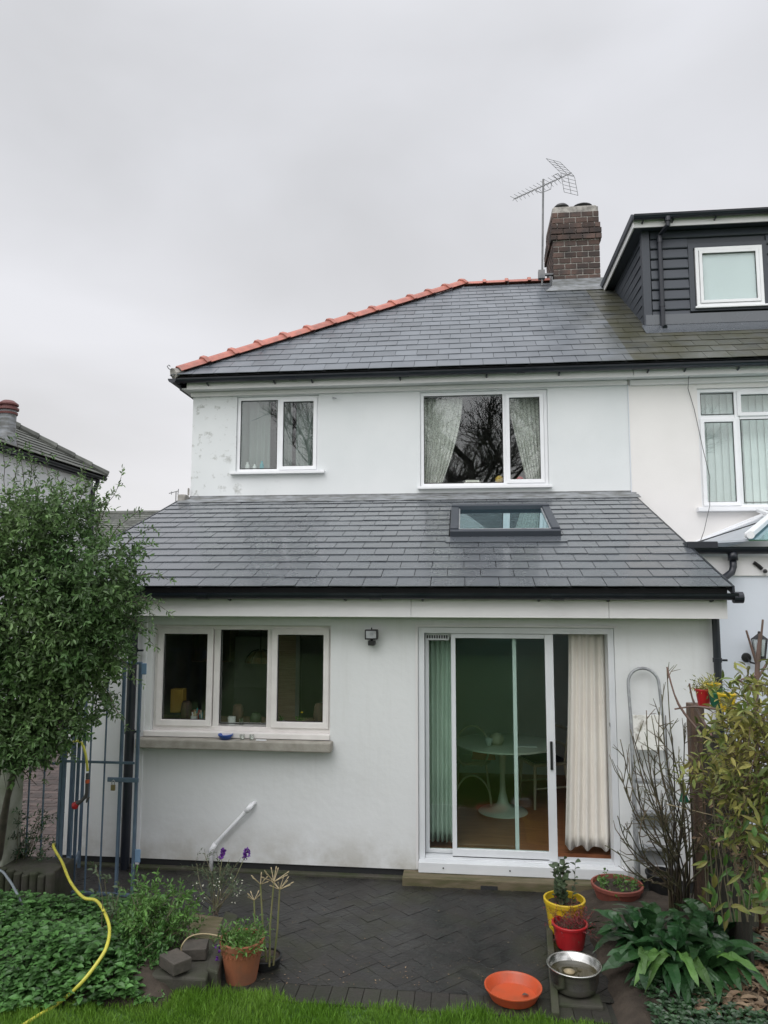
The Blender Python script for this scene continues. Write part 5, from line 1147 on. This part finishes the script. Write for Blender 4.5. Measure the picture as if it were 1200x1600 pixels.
def hang_pot(px_, py_, Yp, r, h, m, label, lm, nlf=30, ll=.06, lw=.25):
    c = at(px_, py_, Yp); t = pot('hanging_pot', c, r, h, m, label, 'flower pot', rb=.65, rim=.012, sd=20)
    if nlf:
        lb = MB(); sprays(lb, None, [c+Vector((rnd.uniform(-r,r)*.6, rnd.uniform(-r,r)*.6, h*.85)) for _ in range(nlf)], [tuple(rv()*1.0+Vector((0,0,.9))) for _ in range(nlf)], ll, 4, .035, lw); lb.build('foliage', lm, t)
    return t
hang_pot(1100, 1104, 5.45, .055, .12, 'red', 'small red pot hooked on the fence end beside the post', 'leaf_yellow', 60, .10)
hang_pot(1120, 1108, 5.35, .05, .11, 'greenp', 'small green pot hooked between the red and yellow pots on the fence', 'leaf_fresh', 20)
hang_pot(1137, 1112, 5.2, .06, .12, 'yellow', 'small yellow pot hooked on the fence right of the red one', 'leaf_fresh', 8)
hang_pot(1113, 1078, 5.6, .06, .05, 'yellow', 'shallow yellow pot behind the spiky plant on the fence top', 'leaf_yellow', 14)
c = at(1069, 1252, 5.4); tag(MB().lathe([(.0001,.055),(.012,.055),(.035,0),(.03,0),(.0001,.04)], c, 16).build('bell_cap', 'greenp'), 'small dark green cone-shaped cap among the bare canes', 'cap')
p1, p2 = at(1040,1256,5.3), at(1205,1288,4.9)
tag(MB().tube([p1, p1.lerp(p2,.5)-Vector((0,0,.015)), p2], .003, 5).build('string', 'stalk_dry'), 'thin pale string stretched across the shrubs at right', 'string')
# ==================================================================== PLANTS
def in_blobs(n, blobs, shell=.55):
    out = []; nor = []
    wts = [b[1][0]*b[1][1]*b[1][2] for b in blobs]
    while len(out) < n:
        c, r = rnd.choices(blobs, wts)[0]; d = rv(1)
        if d.length > 1 or d.length < .05: continue
        u = d.normalized(); rr = shell+(1-shell)*rnd.random()**.6 if rnd.random() < .8 else rnd.random()
        out.append(Vector((c[0]+u.x*rr*r[0], c[1]+u.y*rr*r[1], c[2]+u.z*rr*r[2]))); nor.append(u)
    return out, nor
# the big bush at left
def big_bush():
    Yb_ = 4.95
    t = thing('bush', at(20, 1330, Yb_), 'large dull green leafy bush filling the left edge in front of the gate', 'bush')
    B = []
    for (x, y, dY, rx, rz) in ((15,850,0,.42,.34),(95,850,.05,.30,.30),(60,960,-.1,.50,.42),(150,950,0,.30,.34),(20,1060,0,.45,.34),(110,1040,.05,.36,.26),(155,1010,.1,.16,.2),(110,790,.0,.2,.13),(-80,950,0,.5,.6),(50,1130,.05,.36,.20),(190,930,.0,.13,.22),(130,1110,.05,.2,.14),(-20,1150,0,.25,.2),(185,870,0,.14,.14),(20,1165,0,.3,.16),(80,1150,.0,.22,.13),(150,1000,0,.3,.3)):
        p = at(x, y, Yb_+dY); B.append(((p.x-.07, p.y, p.z), (rx*.96, .38, rz*.96)))
    pts, nor = in_blobs(6300, B, .4)
    lb, tb = MB(), MB(); tb0 = gp(-10, 1400, G)
    sprays(lb, tb, pts, [tuple(n_*.8+rv(.7)+Vector((0,0,.15))) for n_ in nor], .13, 9, .045, .42, .0009, st=ST_M, spread=.9)
    # long escaping shoots
    sh = []
    for (x0_, y0_, x1_, y1_) in ((40,790,28,690),(80,800,72,715),(8,770,2,690),(110,800,128,738),(130,810,158,755),(150,830,190,745),(165,850,215,800),(180,870,238,825),(170,900,236,850),(190,940,242,962),(180,960,232,985),(60,790,52,730),(150,1050,185,1115),(100,1080,128,1140),(30,1130,70,1215),(200,900,262,905),(195,930,258,955),(190,980,240,1010),(175,1020,215,1060),(160,1070,190,1130),(120,800,140,752),(50,760,44,705),(90,1120,105,1175),(150,820,170,770),(100,790,90,745),(20,770,30,712)):
        a = at(x0_, y0_, Yb_); b = at(x1_, y1_, Yb_-.05)
        sh.append((a, b))
        n = 5; pts2 = [a.lerp(b, k/n)+rv(.012)+Vector((0,0,.03*math.sin(k/n*3.1))) for k in range(n+1)]; tb.tube(pts2, [.0028]*3+[.002]*3, 4, cap=False)
        st_ = [pts2[k]+rv(.01) for k in range(n+1) for _ in range(2)]; sprays(lb, tb, st_, [tuple((b-a).normalized()*.7+rv(.7)) for _ in st_], .06, 5, .034, .34, .001, st=ST_M)
    lb.build('foliage', 'leaf_bush', t)
    # trunks and bare lower twigs
    for (x, y) in ((20,1060),(-30,1000),(60,1080)):
        b = at(x, y, Yb_+.05); m_ = tb0.lerp(b, .5)+Vector((-.06, 0, .0)); mbt = MB().tube(smooth_pts([tb0+rv(.03), m_, b], 4), [.03]*4+[.022]*4+[.015], 8); mbt.build('trunk', 'bark', t, smooth=True)
    for _ in range(26):
        a = at(rnd.uniform(-20,40), rnd.uniform(1140,1190), Yb_-.05); b = a+Vector((rnd.uniform(-.05,.28), rnd.uniform(-.1,.1), rnd.uniform(-.22,.05))); tb.tube([a, a.lerp(b,.5)+rv(.03), b], [.004,.003,.0015], 4)
    tb.build('twigs', 'bark', t)
big_bush()
# ground cover on the left bed
def cover():
    lb = MB(); P, D, Nn, LL = [], [], [], []
    for _ in range(6500):
        x = rnd.uniform(-4.3, -1.78); y = rnd.uniform(4.08, 5.25)
        if y < 4.12+max(0, x+2.65)*.20 or (x > -2.1 and y > 4.62): continue
        q = 0.16+.08*math.sin(x*5+y*3)*math.sin(y*6)+rnd.uniform(-.05,.05)
        edge = min(1, (y-4.12)/.3, (-1.9-x)/.18+.3); q *= max(.15, edge)
        p = Vector((x, y, G+.03+q*rnd.random()**.3)); a0 = rnd.uniform(0, 6.28)
        for k in range(4):
            a = a0+k*1.57+rnd.uniform(-.3,.3); P.append(tuple(p+rv(.008))); D.append((math.cos(a), math.sin(a), rnd.uniform(.15,.6))); Nn.append((rnd.uniform(-.3,.3), rnd.uniform(-.5,.1), 1)); LL.append(rnd.choice([rnd.uniform(.02,.035), rnd.uniform(.035,.066)]))
    LL = np.array(LL); leaves(lb, P, D, Nn, LL, LL*.62, ST_M, .2, .3)
    kind(lb.build('ground_cover', 'leaf_cover'), 'stuff')
cover()
def leafy_shrub(name, base, top_list, label, lm, cat='shrub', ll=.035, lw=.4, tw=.002, nl=9, spl=.10, per=8, stem='cane', st=ST_M, spread=.9):
    t = thing(name, base, label, cat); lb, tb = MB(), MB()
    for p in top_list:
        p = Vector(p); m_ = base.lerp(p, .5)+rv(.03); pts2 = smooth_pts([base+rv(.03), m_, p], 4); n = len(pts2)
        tb.tube(pts2, [tw*2*(1-k/n*.6) for k in range(n)], 5, cap=False)
        st_ = [pts2[rnd.randrange(n//3, n)]+rv(.012) for _ in range(per)]; sprays(lb, tb, st_, [tuple((p-base).normalized()*.5+rv(.9)+Vector((0,0,.3))) for _ in st_], spl, nl, ll, lw, tw*.5, st=st, spread=spread)
    lb.build('foliage', lm, t); tb.build('stem', stem, t); return t
b = gp(235, 1475, .05)
tops = [b+Vector((rnd.uniform(-.24,.30), rnd.uniform(-.18,.22), rnd.uniform(.08,.32)-.0)) for _ in range(34)]+[at(245,1372,b.y+.1), at(238,1385,b.y+.05), at(300,1430,b.y), at(318,1445,b.y), at(272,1400,b.y)]
leafy_shrub('shrub', b, tops, 'bushy bright green herb clump on the flower bed beside the bricks', 'leaf_fresh', per=8, ll=.034)
b = gp(160, 1465, .05); leafy_shrub('shrub', b, [at(150,1355,4.85), at(163,1372,4.85), at(175,1395,4.8), at(190,1385,4.85), at(182,1425,4.8)], 'thin leggy shrub with sparse leaves where the yellow hose bends', 'grey_leaf', per=4, nl=4, spl=.06, ll=.035, lw=.6)
b = gp(130, 1520, .0); leafy_shrub('shrub', gp(205,1515,0), [gp(205,1515,0)+Vector((rnd.uniform(-.18,.16), rnd.uniform(-.08,.12), rnd.uniform(.05,.16))) for _ in range(16)], 'low dark leafy clump at the front of the bed beside the lawn', 'leaf_cover', per=6, ll=.04, lw=.5)
b = gp(25, 1375, .0); leafy_shrub('shrub', b, [b+Vector((rnd.uniform(-.3,.3), rnd.uniform(-.2,.2), rnd.uniform(.2,.55))) for _ in range(30)], 'dark twiggy plant behind the ground cover under the bush', 'leaf_dark', per=5, ll=.03, lw=.35)
# flowering stock by the waste pipe
b = gp(338, 1425, .03)
t = leafy_shrub('flowering_plant', b, [b+Vector((rnd.uniform(-.22,.18), rnd.uniform(-.1,.25), rnd.uniform(.12,.36))) for _ in range(15)], 'wispy plant with two purple flower spikes beside the white waste pipe', 'grey_leaf', 'flowering plant', per=6, ll=.028, lw=.25, nl=7, spread=.6)
for (x, y, l_) in ((348,1333,.06),(385,1333,.07)):
    a = at(x, y, 5.5); m1, m2 = MB(), MB(); m1.tube([b+rv(.03), b.lerp(a,.6)+rv(.02), a], .0025, 5); m1.build('flower_stem', 'stalk', t)
    n = 45; P = [tuple(a+Vector((rnd.gauss(0,.010)+.25*(s_-.5)*l_, rnd.gauss(0,.01), (s_-.5)*l_))) for s_ in [rnd.random() for _ in range(n)]]
    leaves(m2, P, unit(n), unit(n), .022, .02); m2.build('flower_spike', 'purple', t)
m2 = MB(); n = 40; P = [tuple(at(rnd.choice([305,318,365,372,340])+rnd.uniform(-6,6), rnd.uniform(1372,1410), 5.25)) for _ in range(n)]; leaves(m2, P, unit(n), unit(n), .014, .010); m2.build('flower', 'white_fl', t)
# hart's tongue fern
def fern():
    b = gp(1048, 1515, G+.06); t = thing('fern', b, 'large glossy strap-leaved fern with wavy fronds in the shrub bed', 'fern')
    ST = [(k/13, w) for k, w in enumerate((.25,.85,.95,1,1,1,1,.97,.93,.86,.76,.6,.38,.03))]
    def fronds(lb, n, cx, cy, lo, hi, wd, el):
        P, D, Nn, LL = [], [], [], []
        for i in range(n):
            a = rnd.uniform(0, 6.28); e = rnd.uniform(*el); d = Vector((math.cos(a)*math.cos(e)*(.75 if math.cos(a) < 0 else 1), math.sin(a)*math.cos(e)-.08, math.sin(e)))
            P.append(tuple(b+Vector((cx+rnd.uniform(-.07,.07), cy+rnd.uniform(-.07,.07), rnd.uniform(0,.05))))); D.append(tuple(d)); Nn.append(tuple(Vector((-d.x*.8, -d.y*.8-.2, 1))+rv(.55))); LL.append(rnd.uniform(lo, hi))
        LL = np.array(LL); leaves(lb, P, D, Nn, LL, nr.uniform(wd*.6, wd*1.15, n), ST, .10, 0, wav=.13, grav=.55, curl=.28)
    for k in range(7):
        lb = MB(); cx, cy = ((-.12,.12),(.02,.18),(.25,.05),(-.02,-.08),(.14,-.12),(-.06,-.02),(.30,.18))[k]
        fronds(lb, 13, cx, cy, .46, .72, .088, (.6, 1.4)); fronds(lb, 14, cx, cy, .30, .55, .078, (.2, 1.0)); lb.build('frond_clump', 'fern', t)
    lb = MB(); leaves(lb, [tuple(b+Vector((x, -.24, .20))) for x in (-.12,.02,.0,-.06,.2,-.2)], [(-.4,-.5,.3),(.1,-.6,.3),(-.1,-.6,.4),(-.5,-.4,.2),(.4,-.4,.3),(-.3,-.5,.5)], [(0,-.3,1)]*6, [.32,.34,.3,.28,.26,.25], [.06]*6, ST, .12, 0, wav=.16, grav=.7, curl=.3); lb.build('young_frond', 'leaf_fresh', t)
fern()
# bare rose shrub in front of the ladder
def bare_shrub():
    b = gp(1062, 1440, G+.02); t = thing('bare_shrub', b, 'bare many-stemmed shrub of green-brown canes in front of the stepladder', 'shrub')
    ends = [(975,1230,-.2),(985,1140,0),(1010,1110,-.1),(1018,1118,0),(1030,1105,.1),(1040,1118,0),(1034,1085,.0),(1070,1130,.1),(1050,1150,-.2),(1060,1180,0),(965,1275,-.3),(990,1180,.1),(1002,1165,-.2),(1090,1160,.1),(1100,1220,-.1),(1020,1200,-.3),(1042,1045,.1),(965,1330,-.3),(970,1215,.1),(1080,1250,-.3),(1120,1240,-.1),(998,1300,-.2),(1035,1240,-.3),(1110,1300,-.3)]+[(rnd.uniform(965,1120), rnd.uniform(1120,1330), rnd.uniform(-.35,.15)) for _ in range(10)]
    tb = MB()
    for (x, y, dY) in ends:
        e = at(x, y, 5.35+dY); b0 = b+Vector((rnd.uniform(-.07,.07), rnd.uniform(-.05,.05), 0)); m1 = b0.lerp(e, .35)+Vector(((b0.x-e.x)*.18, 0, .04))+rv(.03); m2 = b0.lerp(e, .7)+rv(.03)
        P = smooth_pts([b0, m1, m2, e], 5); n = len(P); c = MB(); c.tube(P, [.0056*(1-.65*k/n)+.001 for k in range(n)], 6)
        for _ in range(8):
            i = rnd.randrange(n//3, n-1); s0 = P[i]; d = (P[i+1]-P[i]).normalized()+rv(.7); d.z = abs(d.z)*.8+.1; l_ = rnd.uniform(.06,.22); s1 = s0+d.normalized()*l_*.5+rv(.01); s2 = s1+(d.normalized()+rv(.3)).normalized()*l_*.5
            tb.tube([s0, s1, s2], [.0038,.003,.0018], 5)
            if rnd.random() < .6: s3 = s1+(d.normalized()+rv(.8)).normalized()*l_*.4; tb.tube([s1, s3], [.0026,.0014], 4)
        c.build('cane', 'cane' if rnd.random() < .6 else 'bark', t, smooth=True)
    tb.build('twigs', 'cane', t)
    for (P_) in ([at(1100,1152,5.3), at(1060,1100,5.35), at(1042,1042,5.4)], [at(1112,1150,5.3), at(1085,1100,5.4), at(1077,1068,5.4)], [at(1120,1108,5.3), at(1085,1104,5.35), at(1054,1108,5.4)]):
        MB().tube(smooth_pts(P_, 4), [.009]*5+[.006]*4, 6).build('pruned_stem', 'cane_red', t)
bare_shrub()
# yellowing shrub over the fence, right edge
def onf(x, y, off=.05):
    return at(x, y, (FX-off)/at(x, y, 1.).x)
def yellow_shrub():
    t = thing('shrub', gp(1180, 1480, G), 'yellow-green broad-leaved climber spilling over the fence at the right edge', 'shrub')
    B = []
    for (x, y, Yp, rx, rz) in ((1150,1175,0,.16,.15),(1200,1105,0,.14,.16),(1185,1200,0,.17,.17),(1122,1200,0,.10,.12),(1215,1160,0,.2,.3),(1190,1270,0,.15,.10)):
        p = onf(x, y, .06); B.append(((p.x,p.y,p.z),(rx,.2,rz)))
    pts, nor = in_blobs(300, B, .5); lb, tb = MB(), MB()
    sprays(lb, tb, pts, [tuple(n_*.5+rv(.6)+Vector((-.3,-.3,-.05))) for n_ in nor], .17, 7, .064, .34, .0025, st=ST_M, spread=.8, droopdir=-.3, up=.8)
    lb.build('foliage', 'leaf_yellow', t)
    # matted dead stems below
    B2 = [(tuple(onf(x,y,.02)), (rx,.16,rz)) for (x,y,Yp,rx,rz) in ((1160,1225,4.9,.2,.14),(1195,1250,4.8,.2,.16),(1135,1240,5.0,.14,.12),(1190,1165,4.9,.2,.2),(1150,1300,5.0,.2,.14),(1200,1340,4.9,.2,.16))]
    pts, nor = in_blobs(1300, B2, .3); db = MB()
    for p in pts:
        d = rv(1); d.z *= .5; q_ = p+d*.09; db.tube([p, p.lerp(q_,.5)+rv(.03), q_], .0022, 3, cap=False)
    db.build('dead_stem', 'dead', t); 
    lb = MB(); sprays(lb, None, pts[:420], [tuple(rv(1)) for _ in range(420)], .07, 4, .035, .4); lb.build('dead_leaf', 'leaf_brown', t)
    tb.build('stem', 'cane_red', t)
    MB().tube([gp(1190,1470,G), at(1186,1280,4.9), at(1180,1120,4.9), at(1184,1030,4.9), at(1188,990,4.9)], [.02,.02,.016,.014,.010], 8).build('trunk', 'cane_red', t)
    for (a_, b_) in (((1183,1040),(1166,985)),((1184,1050),(1192,968)),((1184,1060),(1215,1010)),((1182,1080),(1150,1060)),((1183,1055),(1158,1062))):
        MB().tube([at(*a_,4.9), at(*b_,4.88)], [.009,.006], 6).build('branch', 'cane_red', t)
yellow_shrub()
# upright strap leaves against the fence
b = gp(1165, 1445, G+.03)
t = thing('shrub', b, 'upright pale green leafy plant with drying blades at the foot of the fence', 'shrub'); lb = MB(); P, D, Nn = [], [], []
for _ in range(150):
    P.append(tuple(onf(rnd.uniform(1100,1215), rnd.uniform(1270,1430), rnd.uniform(.03,.2)))); D.append((rnd.uniform(-.6,.4), rnd.uniform(-.5,.1), rnd.uniform(-1,.6))); Nn.append((rnd.uniform(-.4,.4), -1, .6))
h_ = 80; leaves(lb, P[:h_], D[:h_], Nn[:h_], nr.uniform(.05,.10,h_), nr.uniform(.018,.035,h_), ST_M, .15, .3); lb.build('foliage', 'leaf_fresh', t)
lb = MB(); h_ = 60; leaves(lb, P[-h_:], D[-h_:], Nn[-h_:], nr.uniform(.05,.11,h_), nr.uniform(.018,.038,h_), ST_M, .15, .4); lb.build('yellowing_foliage', 'leaf_yellow', t)
lb = MB(); n = 260; leaves(lb, [tuple(b+Vector((rnd.uniform(-.25,.55), rnd.uniform(-.25,.2), 0))) for _ in range(n)], [(rnd.uniform(-.6,.6), rnd.uniform(-.5,.4), 1) for _ in range(n)], unit(n), nr.uniform(.12,.36,n), .010, ST_M, .1, .5); lb.build('dry_blade', 'stalk_dry', t)
tb = MB()
for _ in range(26):
    a = onf(rnd.uniform(1105,1205), 1440, .1); tb.tube([a, a+Vector((rnd.uniform(-.1,.1), 0, .5)), a+Vector((rnd.uniform(-.2,.2), 0, rnd.uniform(.7,1.1)))], [.004,.003,.002], 4)
tb.build('stem', 'cane', t)
# dark low ivy at bottom right and leaf litter
lb = MB(); P, D, Nn, LL = [], [], [], []
for _ in range(1500):
    q = gp(rnd.uniform(930, 1260), rnd.uniform(1545, 1640), G+.05); e = rnd.random()
    if q.x < .98 or (q.x > 1.45 and q.y > 4.42): continue
    p = Vector((q.x, q.y, G+.06+.08*e)); a0 = rnd.uniform(0,6.28)
    for k in range(3): a = a0+k*2.1; P.append(tuple(p)); D.append((math.cos(a), math.sin(a), .4)); Nn.append((rnd.uniform(-.4,.4), -.3, 1)); LL.append(rnd.uniform(.02,.035))
LL = np.array(LL); leaves(lb, P, D, Nn, LL, LL*.7, ST_M); kind(lb.build('ground_ivy', 'leaf_dark'), 'stuff')
lb = MB(); n = 900; P = [tuple(gp(rnd.uniform(1085,1300), rnd.uniform(1450,1580), G+.10+.03*rnd.random())) for _ in range(n)]
leaves(lb, P, [(rnd.uniform(-1,1), rnd.uniform(-1,1), rnd.uniform(-.1,.25)) for _ in range(n)], [(rnd.uniform(-.5,.5), rnd.uniform(-.5,.5), 1) for _ in range(n)], nr.uniform(.04,.11,n), nr.uniform(.015,.04,n), ST_M, .2, .3); kind(lb.build('leaf_litter', 'leaf_brown'), 'stuff')
# small weeds and debris on patio
lb = MB(); n = 170; P = [tuple(gp(rnd.uniform(400,860), rnd.choice([rnd.uniform(1375,1530), rnd.uniform(1500,1540)]), G+.006)) for _ in range(n)]
leaves(lb, P, [(rnd.uniform(-1,1), rnd.uniform(-1,1), 0) for _ in range(n)], [(0,0,1)]*n, nr.uniform(.006,.018,n), nr.uniform(.004,.010,n)); kind(lb.build('patio_debris', 'leaf_brown'), 'stuff')
# grass ---------------------------------------------------------------------
def grass():
    n = 110000; x = nr.uniform(-3.0, 2.0, n); y = nr.uniform(3.3, 4.5, n)
    lim = 4.46+.03*np.sin(x*3.1)+.03*np.sin(x*9)
    lim = np.where(x < -1.72, np.clip(4.36-(-1.72-x)*.20, 4.05, 4.5), lim); lim = np.where(x > .42, np.minimum(lim, 4.44-(x-.42)*.16), lim)
    k = (y < lim+nr.normal(0,.012,n)) & (np.hypot(x-.25, y-4.55) > .15) & (np.hypot((x+1.33), y-4.62) > .12) ; x = x[k]; y = y[k]; n = len(x)
    z = np.array([lawn_z(a, b) for a, b in zip(x, y)]); h = nr.uniform(.025,.068,n)*(.85+.22*np.sin(x*4+y*6)+.22*np.sin(x*17+3*np.sin(y*9))); w = nr.uniform(.0012,.0026,n)
    a = nr.uniform(0,6.28,n); b = nr.uniform(0,6.28,n); ln_ = nr.uniform(.1,.7,n)*h
    dx, dy = np.cos(a)*w, np.sin(a)*w; bx, by = np.cos(b)*ln_, np.sin(b)*ln_
    V = np.zeros((n,5,3)); V[:,0] = np.c_[x-dx,y-dy,z-.004]; V[:,1] = np.c_[x+dx,y+dy,z-.004]; V[:,2] = np.c_[x+dx*.8+bx*.35,y+dy*.8+by*.35,z+h*.6]; V[:,3] = np.c_[x-dx*.8+bx*.35,y-dy*.8+by*.35,z+h*.6]; V[:,4] = np.c_[x+bx,y+by,z+h]
    me = bpy.data.meshes.new('grass'); o0 = np.arange(n)*5
    f4 = np.c_[o0,o0+1,o0+2,o0+3]; f3 = np.c_[o0+3,o0+2,o0+4]
    me.from_pydata(V.reshape(-1,3).tolist(), [], f4.tolist()+f3.tolist()); me.materials.append(M['grass']); o = bpy.data.objects.new('grass', me); S.collection.objects.link(o); kind(o, 'stuff')
grass()
# ==================================================================== BEHIND THE CAMERA (seen in the glass)
def bare_tree(base, h, label, seed):
    r_ = random.Random(seed); t = thing('bare_tree', base, label, 'tree'); tr = MB(); br = MB()
    def grow(p, d, l_, r, lev, mbx):
        n = 4; pts2 = [p]; q = p; dd = d
        for i in range(n):
            dd = (dd+Vector((r_.uniform(-1,1), r_.uniform(-1,1), r_.uniform(-.6,.9)))*.16).normalized(); q = q+dd*l_/n; pts2.append(q)
        mbx.tube(pts2, [r*(1-.45*k/n) for k in range(n+1)], 7 if lev < 2 else (4 if lev < 4 else 3), cap=False)
        if lev >= 7: return
        for k in range(3 if lev < 3 else 4):
            i = r_.randrange(1 if lev else 3, n+1); a = pts2[i]; nd = (dd+Vector((r_.uniform(-1,1), r_.uniform(-1,1), r_.uniform(-.5,.9)))*.85).normalized(); grow(a, nd, l_*r_.uniform(.6,.78), max(r*.56, .008), lev+1, br)
    grow(Vector(base), Vector((.05,0,1)), h*.27, h*.024, 0, tr)
    tr.build('trunk', 'tree', t); br.build('branch', 'tree', t)
bare_tree((.7, -8.6, .6), 17, 'tall bare tree reflected in the wide upstairs window, in the middle', 5)
bare_tree((3.4, -11, .6), 17, 'bare tree standing right of the tallest one in the garden behind', 8)
bare_tree((-2.8, -12, .6), 17, 'bare tree standing left of the tallest one in the garden behind', 12)
def hedge(x0, x1, y0, y1, z1, label, n):
    t = thing('hedge', ((x0+x1)/2, (y0+y1)/2, .5), label, 'hedge'); MB().box(x0+.2, x1-.2, y0+.2, y1-.2, .3, z1-.2).build('core', 'hedge', t)
    P = np.c_[nr.uniform(x0,x1,n), nr.uniform(y0,y1,n), nr.uniform(.4,z1,n)]; lb = MB(); leaves(lb, P, unit(n), unit(n), .16, .10); lb.build('foliage', 'hedge', t)
hedge(-12, 12, -8, -6.6, 3.0, 'long clipped green hedge closing the garden behind the viewer', 14000)
